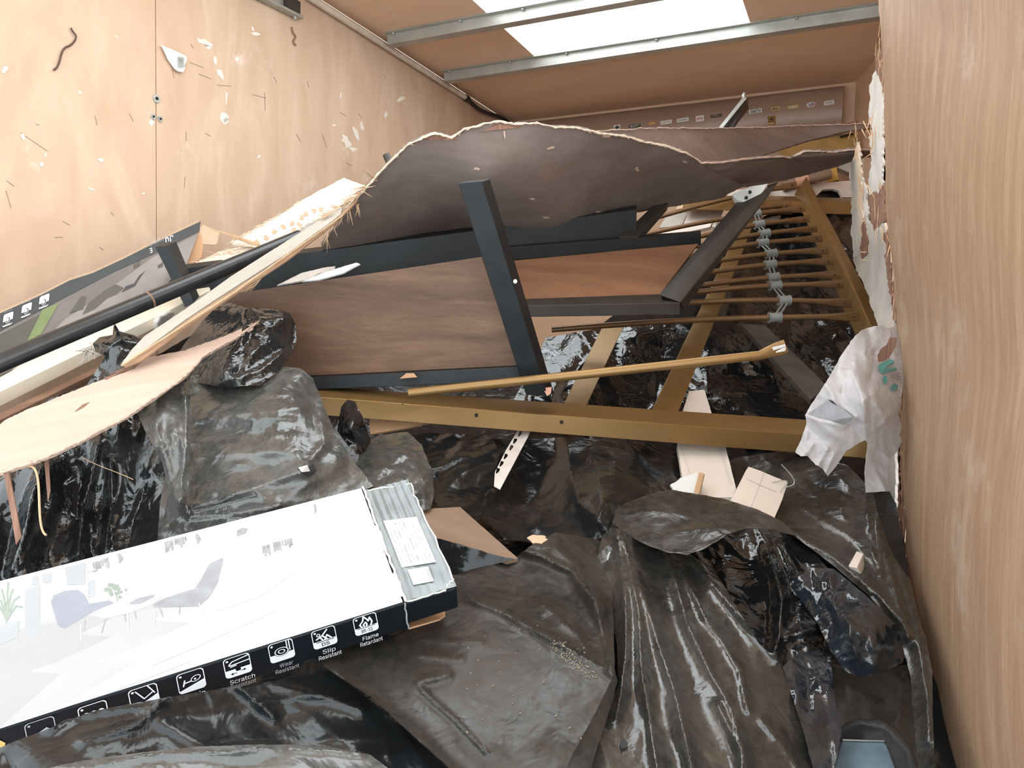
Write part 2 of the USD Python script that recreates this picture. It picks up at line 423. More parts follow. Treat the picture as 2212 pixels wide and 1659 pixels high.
def surf(outline, dfun, step=8, thick=0.0, disp=None, holes=(), rng=None, edge_step=None, jitter=0.25):
    """A sheet with the given outline; depth from dfun plus disp. With a thickness it is closed into a solid slab."""
    rng = rng or np.random.default_rng(1)
    outline = np.array(outline, float)
    poly = Polygon(outline, [np.array(h) for h in holes])
    if not poly.is_valid:
        poly = poly.buffer(0)
        if poly.geom_type != 'Polygon':
            poly = max(poly.geoms, key=lambda g: g.area)
    es = edge_step or step
    b = [jagged(np.array(poly.exterior.coords)[:-1], es, 0, rng, True)] + [jagged(np.array(h.coords)[:-1], es, 0, rng, True) for h in poly.interiors]
    x0, y0, x1, y1 = poly.bounds
    gx, gy = np.meshgrid(np.arange(x0, x1, step), np.arange(y0, y1, step))
    g = np.stack([gx.ravel(), gy.ravel()], 1) + rng.uniform(-jitter, jitter, (gx.size, 2)) * step
    inner = poly.buffer(-0.45 * min(step, es))
    g = g[shapely.contains_xy(inner, g[:, 0], g[:, 1])]
    p2 = np.vstack(b + [g])
    tri = Delaunay(p2).simplices
    c = p2[tri].mean(1)
    tri = tri[shapely.contains_xy(poly.buffer(1e-6), c[:, 0], c[:, 1])]
    A, B, Cc = p2[tri[:, 0]], p2[tri[:, 1]], p2[tri[:, 2]]
    area = (B[:, 0] - A[:, 0]) * (Cc[:, 1] - A[:, 1]) - (B[:, 1] - A[:, 1]) * (Cc[:, 0] - A[:, 0])
    tri = tri[np.abs(area) > 1e-6]
    area = area[np.abs(area) > 1e-6]
    tri[area > 0] = tri[area > 0][:, ::-1]
    d = dfun(p2[:, 0], p2[:, 1])
    if disp is not None:
        d = d + disp(p2[:, 0], p2[:, 1])
    v = P(p2[:, 0], p2[:, 1], d)
    m = trimesh.Trimesh(v, tri, process=False)
    if m.face_normals.mean(0) @ FW > 0:
        m.invert()
    if thick:
        nrm = np.array(trimesh.Trimesh(v, m.faces, process=False).vertex_normals)
        back = v - nrm * thick
        e = np.sort(m.edges, axis=1)
        key, cnt = np.unique(e, axis=0, return_counts=True)
        bd = {tuple(k) for k, n_ in zip(key, cnt) if n_ == 1}
        N = len(v)
        side = []
        for a, c2 in m.edges:
            if (min(a, c2), max(a, c2)) in bd:
                side += [[c2, a, a + N], [c2, a + N, c2 + N]]
        f = np.vstack([m.faces, m.faces[:, ::-1] + N, np.array(side)])
        m = trimesh.Trimesh(np.vstack([v, back]), f, process=False)
    return m


def slab(px, thick, r=0.001):
    """A flat board from four surveyed corners (u, v, d), with a thickness away from the eye."""
    q = np.array([P(*x) for x in px])
    n = unit(np.cross(q[2] - q[0], q[3] - q[1]))
    if n @ (q.mean(0) - EYE) < 0:
        n = -n
    return hexa(list(q) + list(q + n * thick), r)


def on(shape, dfun, off=0.0008, thick=0.0006):
    """Flat print: a 2-D shape (in sight-line coordinates) laid on the surface dfun as a thin film."""
    out = []
    for g in getattr(shape, 'geoms', [shape]):
        if g.geom_type != 'Polygon' or g.area < 0.3:
            continue
        v2, f = trimesh.creation.triangulate_polygon(g, engine='earcut')
        d = dfun(v2[:, 0], v2[:, 1]) - off
        v = P(v2[:, 0], v2[:, 1], d)
        m = trimesh.Trimesh(v, f, process=False)
        if m.face_normals.mean(0) @ FW > 0:
            m.invert()
        out.append(m)
    return cat(*out)


def aff(shape, o, ex, ey):
    """Map a 2-D shape by origin and axes (in sight-line pixels)."""
    return shapely.affinity.affine_transform(shape, [ex[0], ey[0], ex[1], ey[1], o[0], o[1]])


def text_shape(text, height, bold=False):
    """Lettering as a 2-D shape: capitals 'height' tall, y up, from the origin."""
    tm = meshkit.text_mesh(text, 1.0, 0.1, bold)
    top = np.isclose(tm.vertices[:, 2], 0.1)
    fs = [f for f in tm.faces if top[f].all()]
    s = unary_union([Polygon(tm.vertices[f][:, :2]).buffer(1e-4) for f in fs])
    x0, y0, x1, y1 = s.bounds
    return shapely.affinity.scale(shapely.affinity.translate(s, -(x0 + x1) / 2, -0.5), height, height, origin=(0, 0))


import shapely.affinity


def creases(seed, bbox, n, ang, spread, amp, reach, eps=3.0):
    """The folds of a crumpled film: straight creases of random place and strength, each with its own reach (pixels), heights in metres."""
    rng = np.random.default_rng(seed)
    x0, y0, x1, y1 = bbox
    cx, cy = rng.uniform(x0, x1, n), rng.uniform(y0, y1, n)
    th = np.radians(ang + rng.normal(0, spread, n))
    am = rng.uniform(0.3, 1.0, n) * amp * rng.choice([-1, 1], n, p=[0.65, 0.35])
    R = rng.uniform(0.45, 1.25, n) * reach

    def g(u, v):
        u, v = np.asarray(u, float), np.asarray(v, float)
        out = np.zeros_like(u)
        for i in range(n):
            dx, dy = u - cx[i], v - cy[i]
            along = dx * math.cos(th[i]) + dy * math.sin(th[i])
            acr = -dx * math.sin(th[i]) + dy * math.cos(th[i])
            w = R[i] * 0.32
            k = np.exp(-(along / R[i]) ** 2)
            out += am[i] * k * np.exp(-np.sqrt(acr * acr + eps * eps) / w)
        return out
    return g


def folds(lines):
    """Named folds: (polyline, height, width[, valley]) - ridges stand towards the eye."""
    def g(u, v):
        u, v = np.asarray(u, float), np.asarray(v, float)
        out = np.zeros_like(u)
        q = np.stack([u / 120.0, v / 120.0, 0 * u], -1)
        u, v = u + (meshkit.fbm(q, 2, 5) - 0.5) * 14, v + (meshkit.fbm(q, 2, 9) - 0.5) * 14
        mod = 0.45 + 1.1 * meshkit.noise(q * 1.3, 17)
        for ln, amp, wid in lines:
            best = np.full(u.shape, 1e9)
            for (ax, ay), (bx, by) in zip(ln[:-1], ln[1:]):
                ex, ey = bx - ax, by - ay
                t = np.clip(((u - ax) * ex + (v - ay) * ey) / (ex * ex + ey * ey), 0, 1)
                best = np.minimum(best, np.hypot(u - ax - t * ex, v - ay - t * ey))
            out -= amp * mod * np.exp(-np.sqrt(best ** 2 + 2.0) / (wid * (0.7 + 0.6 * mod)))
        return out
    return g


def both(*fs):
    return lambda u, v: sum(f(u, v) for f in fs)


def plus(f, c):
    return lambda u, v: f(u, v) + c


RNG = np.random.default_rng(20)

# ------------------------------------------------------------------ the cargo box
XL, ZR, YF = -2.09, 2.40, 4.30
S1, S2, B1, B2 = -1.505, -0.488, 2.90, 3.41
WL = plane_of((XL, 0, 0), (1, 0, 0))

fl = Thing('floor', kind='structure')
fl.add('panel', abox((XL - 0.02, 0.3, -0.03), (0.6, YF + 0.02, 0.0)), 'plank_brown')
fl.done()

wl = Thing('wall_left', kind='structure')
for a, b in ((0.75, 1.684), (1.687, 3.40), (3.404, YF)):
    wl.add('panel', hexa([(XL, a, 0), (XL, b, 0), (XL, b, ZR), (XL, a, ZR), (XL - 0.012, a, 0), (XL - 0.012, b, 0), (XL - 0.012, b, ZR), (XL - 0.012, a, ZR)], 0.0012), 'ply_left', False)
wl.add('backing', abox((XL - 0.03, 0.75, 0), (XL - 0.0125, YF, ZR)), 'dark_gap', False)
# white paint scuffs and dark gouges of the wall
rng = np.random.default_rng(4)


def scuff(cx, cy, w, h, rot, n=11):
    a = np.linspace(0, 2 * np.pi, n, endpoint=False)
    r = rng.uniform(0.45, 1.0, n)
    s = Polygon(np.stack([np.cos(a) * r * w / 2, np.sin(a) * r * h / 2], 1)).buffer(0)
    return shapely.affinity.translate(shapely.affinity.rotate(s, rot), cx, cy)


sc = [(440, 92, 44, 16, 25), (448, 100, 22, 9, 35), (552, 73, 26, 10, 15), (546, 62, 7, 14, -20), (465, 130, 12, 22, -20), (478, 160, 14, 34, -25), (489, 210, 7, 34, 5), (484, 255, 26, 34, -25),
      (488, 262, 14, 24, 10), (328, 265, 16, 22, 0), (218, 345, 20, 9, 20), (196, 408, 22, 6, 22), (172, 200, 14, 8, 0), (866, 214, 26, 9, -30), (834, 248, 10, 18, 15), (770, 288, 12, 40, -20), (748, 305, 22, 40, -25), (762, 322, 26, 12, 20),
      (90, 355, 12, 12, 0), (98, 335, 6, 16, 10), (50, 295, 10, 20, -30), (512, 128, 12, 12, 0), (252, 80, 8, 6, 0), (10, 150, 16, 26, 10), (782, 274, 8, 26, -10), (722, 270, 12, 8, 0), (310, 418, 8, 5, 0), (560, 338, 9, 9, 0), (736, 205, 5, 18, 10)]
wl.add('paint_scuff', cat(*[on(scuff(*s), WL, 0.0012, 0) for s in sc]), 'white_splint', False, label='white paint scuffs on the plywood')
gl = [[(45, 287), (102, 326)], [(402, 285), (402, 305)], [(400, 382), (398, 405)], [(640, 290), (650, 306)], [(696, 290), (706, 318)], [(14, 390), (30, 402)], [(13, 412), (24, 450)], [(444, 288), (455, 294)], [(136, 478), (150, 486)], [(240, 458), (246, 466)],
      [(118, 513), (136, 512)], [(215, 534), (224, 540)], [(545, 204), (575, 212)], [(572, 200), (573, 238)], [(592, 166), (598, 180)], [(664, 176), (667, 188)], [(410, 135), (440, 146)], [(430, 160), (455, 170)], [(372, 150), (376, 168)], [(412, 95), (418, 104)],
      [(470, 184), (498, 186)], [(775, 245), (782, 256)], [(735, 243), (748, 251)], [(828, 162), (832, 168)], [(894, 188), (900, 191)], [(790, 372), (806, 384)], [(748, 352), (760, 358)], [(280, 245), (288, 262)], [(205, 250), (210, 270)], [(78, 268), (85, 270)]]
wl.add('gouge', cat(*[on(LineString(g).buffer(0.55), WL, 0.001, 0) for g in gl]), 'gouge', False, label='dark scratches and gouges in the plywood')
wl.done()

ce = Thing('ceiling', kind='structure')
for a, b, c, d in ((S1, S2, 0.25, 0.95), (XL, S1, 0.25, B1), (XL, S1, B1 + 0.002, B2), (S2, 0.6, 0.25, B1), (S2, 0.6, B1 + 0.002, B2)):
    ce.add('panel', abox((a, c, ZR), (b, d, ZR + 0.012)), 'ply_roof', False)
ce.add('panel', abox((XL, B2 + 0.002, ZR), (0.1, YF, ZR + 0.012)), 'ply_roof', False)
for yb in (B1, B2):
    pr = [(-0.055, 0.002), (-0.030, 0.002), (-0.026, -0.040), (0.020, -0.040), (0.024, 0.002), (0.050, 0.002), (0.050, 0.006), (-0.055, 0.006)]
    hat = trimesh.creation.extrude_polygon(Polygon([(y_, z_) for y_, z_ in pr]), 2.05, engine='earcut')
    T = np.eye(4)
    T[:3, :3] = np.array([[0, 0, 1], [1, 0, 0], [0, 1, 0]])
    hat.apply_transform(T)
    hat.apply_translation((XL + 0.06, yb, ZR - 0.007))
    k = ce.add('roof_bow', hat, 'galv', 20, label='galvanised steel roof bow')
    for x in (XL + 0.10, XL + 0.45, XL + 0.75, -0.9, -0.3):
        s = trimesh.creation.icosphere(2, 0.007)
        s.apply_translation((x, yb - 0.040, ZR - 0.008))
        ce.add('rivet', s, 'galv', True, under=k)
sp = [(835, 18, 30, 10, 15), (852, 30, 18, 14, 20), (866, 42, 16, 8, 0), (818, 12, 16, 6, 10), (1640, 97, 30, 8, 8), (1600, 88, 22, 5, 5), (1700, 106, 34, 6, 5), (1765, 117, 30, 5, 0)]
RF = plane_of((0, 0, ZR), (0, 0, 1))
ce.add('paint_scuff', cat(*[on(scuff(*s), RF, 0.0015, 0) for s in sp]), 'splinter_pale', False, label='pale scuffs on the roof plywood')
ce.done()

sky = Thing('window_1', kind='structure')
sky.add('skylight_panel', abox((S1 - 0.02, 0.95, ZR + 0.0125), (S2 + 0.02, B2 + 0.03, ZR + 0.016)), 'skylight', False, label='translucent roof strip lit by the daylight above')
sky.done()

wf = Thing('wall_front', kind='structure')
wf.add('panel', abox((XL, YF, 0), (0.1, YF + 0.012, ZR)), 'ply_front', False)
a = np.linspace(np.pi * 0.5, -np.pi * 0.5, 15)
prof = [(YF - 0.10 * max(math.cos(t), 0) ** 0.8 if abs(t) < 1.57 else YF, 2.25 + 0.13 * math.sin(t)) for t in a]
prof = [(YF, 2.385)] + [(y, z) for y, z in prof[1:-1]] + [(YF, 2.115)]
bandm = trimesh.creation.extrude_polygon(Polygon(prof), 1.94, engine='earcut')
T = np.eye(4)
T[:3, :3] = np.array([[0, 0, 1], [1, 0, 0], [0, 1, 0]])
bandm.apply_transform(T)
bandm.apply_translation((XL + 0.02, 0, 0))
wf.add('curved_band', bandm, 'band', 40, label='rounded brown metal band below the roof')
wf.done()

wr = Thing('wall_right', kind='structure')
# the near panel, pushed in at its far edge
nearp = depth_of([(1905, 60, 1.95), (1925, 500, 1.93), (1960, 1100, 1.82), (1990, 1500, 1.72), (2015, 1700, 1.68), (2212, 60, 0.98), (2212, 800, 0.96), (2212, 1600, 0.90), (2060, 60, 1.36), (2070, 800, 1.33), (2090, 1600, 1.22), (2500, 800, 0.55)])
edge = jagged([(1905, -60), (1908, 20), (1918, 130), (1921, 300), (1925, 470), (1933, 540), (1944, 640), (1951, 800), (1958, 960), (1966, 1120), (1970, 1270), (1982, 1380), (1993, 1460), (2003, 1560), (2014, 1720)], 14, 1.0, rng)
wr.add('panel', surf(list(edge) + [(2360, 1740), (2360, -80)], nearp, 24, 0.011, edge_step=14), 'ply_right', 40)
far = [(0.17, 2.15), (0.105, 2.8), (0.050, 3.75), (0.0, 4.05), (-0.075, YF)]
ff = [(x + 0.012, y + 0.004) for x, y in far][::-1]
fw_ = trimesh.creation.extrude_polygon(Polygon(far + ff), ZR, engine='earcut')
wr.add('panel', fw_, 'ply_front', 40)
# torn layers of the split wall between the two panels
TORN = depth_of([(1845, 350, 2.75), (1860, 560, 2.7), (1900, 200, 2.35), (1895, 430, 2.35), (1910, 700, 2.15), (1945, 700, 2.02), (1935, 1000, 1.98), (1905, 1040, 2.1), (1955, 1190, 1.9), (1915, 480, 2.12)])


def torn(name, pts, m, off=0.0, thick=0.006, amp=2.2, label=None):
    wr.add(name, surf(jagged(pts, 6, amp, rng, True), plus(TORN, off), 9, thick), m, 30, label=label)


torn('gap_shade', [(1907, 180), (1921, 180), (1926, 470), (1938, 640), (1950, 820), (1958, 1000), (1964, 1260), (1955, 1250), (1945, 1000), (1935, 720), (1914, 480)], 'dark_gap', 0.10, 0.004, 0.8)  # black sheet standing in for the shade inside the crack
torn('torn_veneer', [(1897, 147), (1889, 170), (1882, 185), (1881, 272), (1884, 377), (1880, 420), (1886, 440), (1901, 432), (1910, 393), (1911, 191), (1903, 176)], 'torn_white', 0.02, label='white torn face veneer')
torn('torn_veneer', [(1893, 116), (1900, 108), (1908, 96), (1917, 58), (1919, 100), (1919, 190), (1910, 186), (1905, 172), (1898, 150)], 'torn_brown', -0.01)
torn('torn_veneer', [(1840, 353), (1848, 330), (1853, 304), (1859, 312), (1862, 360), (1868, 393), (1877, 436), (1880, 500), (1868, 560), (1858, 566), (1846, 556), (1842, 470)], 'torn_white', 0.0, label='pale splintered shard leaning at the far side')
torn('torn_veneer', [(1852, 320), (1858, 306), (1864, 380), (1868, 500), (1862, 520), (1856, 420)], 'splinter_pale', -0.012)
torn('torn_veneer', [(1881, 424), (1892, 412), (1902, 420), (1912, 400), (1918, 415), (1916, 472), (1905, 490), (1893, 500), (1884, 470)], 'torn_brown', -0.03, label='shredded brown inner plies')
torn('torn_veneer', [(1868, 470), (1880, 520), (1878, 545), (1866, 560), (1862, 520)], 'torn_brown', -0.035)
torn('torn_veneer', [(1884, 735), (1925, 715), (1950, 722), (1952, 800), (1900, 800)], 'torn_brown', -0.045)
torn('torn_backing', [(1846, 560), (1856, 548), (1870, 500), (1880, 476), (1890, 492), (1900, 480), (1911, 468), (1919, 502), (1921, 575), (1930, 627), (1937, 700), (1938, 820), (1940, 960), (1940, 1110), (1946, 1236), (1940, 1215), (1930, 1150), (1908, 1100), (1902, 1040), (1905, 800), (1904, 712), (1880, 640)], 'torn_grey', -0.02, 0.007, 1.6, label='large torn grey-white backing panel')
torn('torn_edge', [(1917, 498), (1924, 500), (1930, 570), (1941, 630), (1950, 700), (1955, 800), (1962, 960), (1968, 1100), (1966, 1230), (1958, 1245), (1956, 1100), (1950, 960), (1944, 800), (1940, 700), (1930, 630), (1921, 570)], 'torn_brown', -0.03, 0.008, 3.0, label='reddish splintered edge of the torn panel')
torn('torn_edge', [(1945, 900), (1958, 900), (1965, 1080), (1966, 1190), (1950, 1180), (1952, 1060)], 'torn_brown', -0.03, 0.006, 3.0)
torn('spike', [(1931, 566), (1938, 530), (1943, 508), (1953, 487), (1949, 505), (1955, 502), (1942, 535), (1937, 570)], 'splinter', -0.165, 0.004, 1.2, label='wood spike sticking out over the near panel')
sh_ = []
spine = np.array([(1914, 190), (1916, 330), (1919, 480), (1928, 570), (1938, 650), (1947, 740), (1953, 850), (1959, 980), (1963, 1090), (1962, 1200)], float)
for i in range(90):
    vc = rng.uniform(440, 1190) if i > 20 else (rng.uniform(480, 760) if i > 5 else rng.uniform(70, 150))
    uc = np.interp(vc, spine[:, 1], spine[:, 0]) + rng.normal(-2, 4.0)
    L, w = rng.uniform(22, 75), rng.uniform(1.2, 4.2)
    uu = np.interp(vc + L, spine[:, 1], spine[:, 0]) + rng.normal(-2, 4.5)
    d_ = float(TORN(uc, vc)) - 0.045 - rng.uniform(0, 0.03)
    sh_.append(hexa([P(uc - w, vc + rng.uniform(0, 10), d_), P(uc + w, vc, d_), P(uu + w * 0.5, vc + L, d_), P(uu - w * 0.8, vc + L + rng.uniform(-9, 9), d_), P(uc - w, vc, d_ + 0.008), P(uc + w, vc, d_ + 0.008), P(uu + w * 0.5, vc + L, d_ + 0.008), P(uu - w * 0.8, vc + L, d_ + 0.008)], 0.0004))
for k_ in range(3):
    wr.add('shards', cat(*sh_[k_::3]), ('torn_brown', 'splinter_pale', 'torn_brown')[k_], False, kind='stuff', label='upright shards of the torn plies')
ns = []
for i in range(120):
    u0, v0 = ((1897, 120), (1912, 150), (1850, 330), (1862, 430), (1905, 440), (1890, 470), (1925, 560), (1936, 640), (1946, 760), (1957, 960), (1962, 1120), (1885, 250), (1870, 520))[i % 13]
    u0 += rng.normal(0, 4)
    v0 += rng.normal(0, 30)
    du, dv = rng.normal(0, 4), rng.choice([-1, 1]) * rng.uniform(14, 52)
    d = float(TORN(u0, v0)) - 0.06
    ns.append(needle(P(u0, v0, d), P(u0 + du, v0 + dv, d - rng.uniform(0, 0.02)), rng.uniform(0.0008, 0.0022)))
for a, b in (((1860, 545), (1876, 545)), ((1860, 562), (1876, 562)), ((1873, 400), (1890, 430)), ((1862, 280), (1872, 300)), ((1880, 255), (1870, 290)), ((1865, 262), (1885, 305)), ((1885, 330), (1862, 345))):
    ns.append(needle(P(*a, 2.25), P(*b, 2.2), 0.002))
wr.add('splinter', cat(*ns), 'splinter', 40, kind='stuff', label='loose splinters along the torn plywood')
wr.add('metal_roll', tube([P(1925, 474, 1.90), P(1931, 502, 1.88)], 0.0062, 12), 'galv', 40, label='short shiny roll of metal in the crack')
wr.add('knot', on(unary_union([scuff(2162, 308, 20, 26, 10), scuff(2158, 318, 34, 18, 60)]), nearp, 0.0012, 0), 'torn_brown', False)
sr = [(2062, 440, 20, 50, -14), (2075, 275, 8, 60, 4), (2120, 520, 14, 40, 10), (2140, 260, 10, 44, 4), (2095, 620, 6, 40, 5), (2068, 730, 7, 34, 3), (2010, 350, 6, 40, 0), (2040, 150, 8, 70, 0), (2100, 900, 8, 30, 0), (2190, 900, 10, 50, 5), (2150, 1100, 7, 30, 0)]
wr.add('paint_scuff', cat(*[on(scuff(*s), nearp, 0.0012, 0) for s in sr]), 'splinter_pale', False, label='pale scuffs on the near plywood panel')
s = trimesh.creation.icosphere(2, 0.004)
s.apply_scale((0.4, 1, 1.6))
s.apply_translation(P(2069, 1272, float(nearp(2069, 1272)) - 0.002))
wr.add('nail_head', s, 'galv', True)
wr.done()

# ------------------------------------------------------------------ things fixed to the walls and roof


def onwall(u, v, out=0.0):
    p = P(u, v, float(WL(u, v)))
    return p + np.array([out, 0, 0])


e0 = onwall(999, 191)
cp = Thing('conduit_pipe', 'cream conduit pipe along the corner of left wall and roof', 'pipe')
cp.add('pipe', tube([(XL + 0.022, 0.75, ZR - 0.035), (XL + 0.022, 2.2, ZR - 0.035), (XL + 0.022, e0[1], ZR - 0.035)], 0.0135), 'conduit', 40)
cp.add('end_bush', tube([(XL + 0.022, e0[1] - 0.01, ZR - 0.035), (XL + 0.022, e0[1] + 0.03, ZR - 0.035)], 0.017), 'cable', 40)
cp.done()
one('black_cable', tube(smoothline([(XL + 0.022, e0[1] + 0.03, ZR - 0.035), (XL + 0.03, e0[1] + 0.2, ZR - 0.055), (XL + 0.03, YF - 0.3, ZR - 0.04), (XL + 0.035, YF - 0.05, ZR - 0.03)], 20), 0.011, 10), 'cable', 'black cable running on from the conduit end to the front corner', 'cable')

rb = Thing('wall_rail', 'grey steel rail with a dark end block screwed high on the left wall', 'rail')
q0, q1, q2, q3 = onwall(500, -26), onwall(642, 44), onwall(654, 12), onwall(570, -33)
rb.add('flange', hexa([q0, q1, q1 + (0, 0, 0.012), q0 + (0, 0, 0.012), q0 + (0.035, 0, 0), q1 + (0.035, 0, 0), q1 + (0.035, 0, 0.012), q0 + (0.035, 0, 0.012)]), 'galv')
rb.add('web', hexa([q0, q1, q1 + (0, 0, 0.07), q0 + (0, 0, 0.07), q0 + (0.006, 0, 0), q1 + (0.006, 0, 0), q1 + (0.006, 0, 0.07), q0 + (0.006, 0, 0.07)]), 'galv')
qa = q1 - (0, 0.085, 0)
qb = q1 - (0, 0.012, 0)
rb.add('end_block', hexa([qa + (0, 0, 0.012), qb + (0, 0, 0.012), qb + (0, 0, 0.062), qa + (0, 0, 0.062), qa + (0.028, 0, 0.012), qb + (0.028, 0, 0.012), qb + (0.028, 0, 0.062), qa + (0.028, 0, 0.062)]), 'steel_face', label='dark grey end block')
s = trimesh.creation.cylinder(0.006, 0.02, sections=14)
s.apply_translation(q1 + (0.02, -0.035, -0.004))
rb.add('screw', s, 'galv', 40)
rb.done()

wire = smoothline([onwall(*p, 0.006) for p in ((113, 152), (128, 124), (138, 104), (148, 99), (159, 88), (161, 78), (157, 72), (151, 61))], 40)
one('bent_wire', tube(wire, 0.0026, 8), 'wire_brown', 'bent dark wire hook on the bare upper left of the plywood wall', 'wire')

pl = Thing('paper_label', 'torn white paper label with a barcode hanging on the left wall', 'label')
lab = [(347, 95), (352, 98), (360, 102), (373, 107), (388, 114), (404, 122), (404, 132), (398, 142), (400, 148), (396, 156), (386, 155), (378, 150), (371, 141), (362, 128), (355, 112)]
LP = plus(WL, -0.012)
pl.add('paper', surf(lab, LP, 4, 0.0008, creases(3, (340, 90, 410, 160), 8, 60, 40, 0.004, 30)), 'paper', 60)
pl.add('barcode', cat(*[on(Polygon([(384 + 0.1 * i, 122 + i * 2.1), (397, 124 + i * 2.0), (397, 125.2 + i * 2.0), (384 + 0.1 * i, 123.1 + i * 2.1)]), plus(WL, -0.020), 0, 0) for i in range(11)]), 'print_dark', False)
pl.done()
for (u, v, r_, lb) in ((337, 213, 0.013, 'larger washer with dark hole on the left wall seam'), (330, 252, 0.009, 'small screw head below the washer, nearest the wall seam'), (345, 257, 0.009, 'small screw head below the washer, right of its twin')):
    t = Thing('screw_washer', lb, 'screw', 'screws on the wall seam')
    m = trimesh.creation.cylinder(r_, 0.004, sections=20)
    m.apply_transform(trimesh.transformations.rotation_matrix(np.pi / 2, (0, 1, 0)))
    m.apply_translation(onwall(u, v, 0.002))
    t.add('washer', m, 'galv', 30)
    m = trimesh.creation.cylinder(r_ * 0.4, 0.003, sections=14)
    m.apply_transform(trimesh.transformations.rotation_matrix(np.pi / 2, (0, 1, 0)))
    m.apply_translation(onwall(u, v, 0.0045))
    t.add('screw_head', m, 'hole', 30)
    t.done()
tw = smoothline([onwall(*p, 0.004) for p in ((629, 59), (630, 68), (633, 74), (636, 78), (633, 86), (637, 98))], 24)
one('cable_end', tube(tw, 0.004, 8), 'torn_brown', 'frayed brown cable end coming through the wall under the rail', 'cable')

# stickers along the front band
BD = plane_of((0, YF - 0.103, 2.2), (0, 1, 0))


def bars(w, h, n, seed):
    r = np.random.default_rng(seed)
    return unary_union([sbox(-w / 2 + w * (i + 0.1) / n, -h / 2 * r.uniform(0.5, 1), -w / 2 + w * (i + 0.7) / n, h / 2 * r.uniform(0.3, 1)) for i in range(n)])


SX, SY = (0.988, -0.152), (0.06, 1.0)
stk = [(1333, 275, 15, 11, 'r', 'paper', 'ink_black', None, 'round-cornered white sticker with a black disc, first from the torn plywood crest'),
       (1371, 272, 25, 8, 'r', 'ink_black', 'paper', 'SCOTT', 'black sticker with slanted white lettering'),
       (1408, 267, 16, 7, 'o', 'sticker_orange', None, None, 'small oval orange sticker'),
       (1439, 264, 25, 9, 'r', 'paper', 'sticker_gold', None, 'white oblong sticker next right of the orange oval'),
       (1475, 259, 26, 9, 'r', 'paper', 'print_grey', None, 'white oblong sticker with grey strokes, second right of the orange oval'),
       (1512, 256, 18, 14, 'r', 'paper', 'sticker_red', None, 'square white sticker with pale red lines'),
       (1547, 250, 24, 6, 'r', 'ink_black', 'sticker_gold', None, 'narrow black and gold sticker left of the square tube'),
       (1632, 240, 28, 10, 'r', 'paper', 'ink_black', 'SMITH', 'white sticker with black capitals right of the square tube'),
       (1675, 235, 20, 9, 'r', 'sticker_gold', 'ink_black', None, 'gold sticker with black strokes above the tan bracket'),
       (1713, 231, 25, 9, 'r', 'sticker_gold', 'paper', None, 'gold and white sticker left of the oval with initials'),
       (1752, 226, 20, 11, 'o', 'paper', 'sticker_blue', 'VP', 'oval white sticker with blue initials'),
       (1791, 222, 22, 10, 'r', 'paper', 'print_green', None, 'last white sticker at the right end of the band')]
for i, (u, v, w, h, k, mb, mi, tx, lb) in enumerate(stk):
    t = Thing('sticker', lb, 'sticker', 'stickers on the front band')
    sh = Point(0, 0).buffer(0.5, 12) if k == 'o' else sbox(-0.42, -0.38, 0.42, 0.38).buffer(0.08)
    sh = shapely.affinity.scale(sh, w, h, origin=(0, 0))
    t.add('base', on(aff(sh, (u, v), SX, SY), BD, 0.001, 0), mb, False)
    if tx:
        s = text_shape(tx, 1.0, True)
        x0, y0, x1, y1 = s.bounds
        f = w * (0.62 if k == 'o' else 0.8) / (x1 - x0)
        s = shapely.affinity.scale(s, f, -min(f * 1.25, h * 0.62), origin=(0, 0))
        t.add('lettering', on(aff(s, (u, v), SX, SY), BD, 0.002, 0), mi, False)
        if tx == 'VP':
            t.add('swoosh', on(aff(shapely.affinity.scale(LineString([(-0.1, 0.28), (0.25, 0.2), (0.42, -0.1)]).buffer(0.06), w, h, origin=(0, 0)), (u, v), SX, SY), BD, 0.0022, 0), 'sticker_red', False)
    elif mi and i == 0:
        s = Point(0, 0).buffer(3.6).union(sbox(-6, -1, 6, 1))
        t.add('emblem', on(aff(s, (u, v), SX, SY), BD, 0.002, 0), mi, False)
    elif mi:
        t.add('lettering', on(aff(bars(w * 0.72, h * 0.5, 6, i), (u, v), SX, SY), BD, 0.002, 0), mi, False)
    t.done()

# ------------------------------------------------------------------ the two flooring cartons
# front carton: measured from its visible corners; axes L along its length (to the left and near), W across its face, S down its side
O_ = np.array([-0.816, 1.098, 0.723])
L_, W_ = unit((-0.694, -0.688, -0.214)), unit((0.702, -0.578, -0.416))
S_ = -np.cross(L_, W_)
S_ = S_ if S_[2] < 0 else -S_
BW, BH, BL = 0.300, 0.0587, 1.02


def bx(l, w, s):
    return O_ + L_ * l + W_ * w + S_ * s


def bbox_(l0, l1, w0, w1, s0, s1, r=0.003):
    return hexa([bx(l0, w0, s0), bx(l1, w0, s0), bx(l1, w1, s0), bx(l0, w1, s0), bx(l0, w0, s1), bx(l1, w0, s1), bx(l1, w1, s1), bx(l0, w1, s1)], r)


N_ = -S_
FACE = plane_of(O_, S_)
SIDE = plane_of(bx(0, BW, 0), W_)
TRAY = plane_of(bx(0, 0, 0.004), S_)
ca = Thing('flooring_carton', 'long black flooring carton with a white room picture lying front left on the plastic', 'box')
ca.add('sleeve', bbox_(0, BL, 0, BW, 0, BH), 'box_black')
ca.add('face_print', bbox_(0.004, BL - 0.004, 0.002, BW - 0.002, -0.0008, 0.0, 0.0002), 'box_white', label='white printed face with a pale room picture')
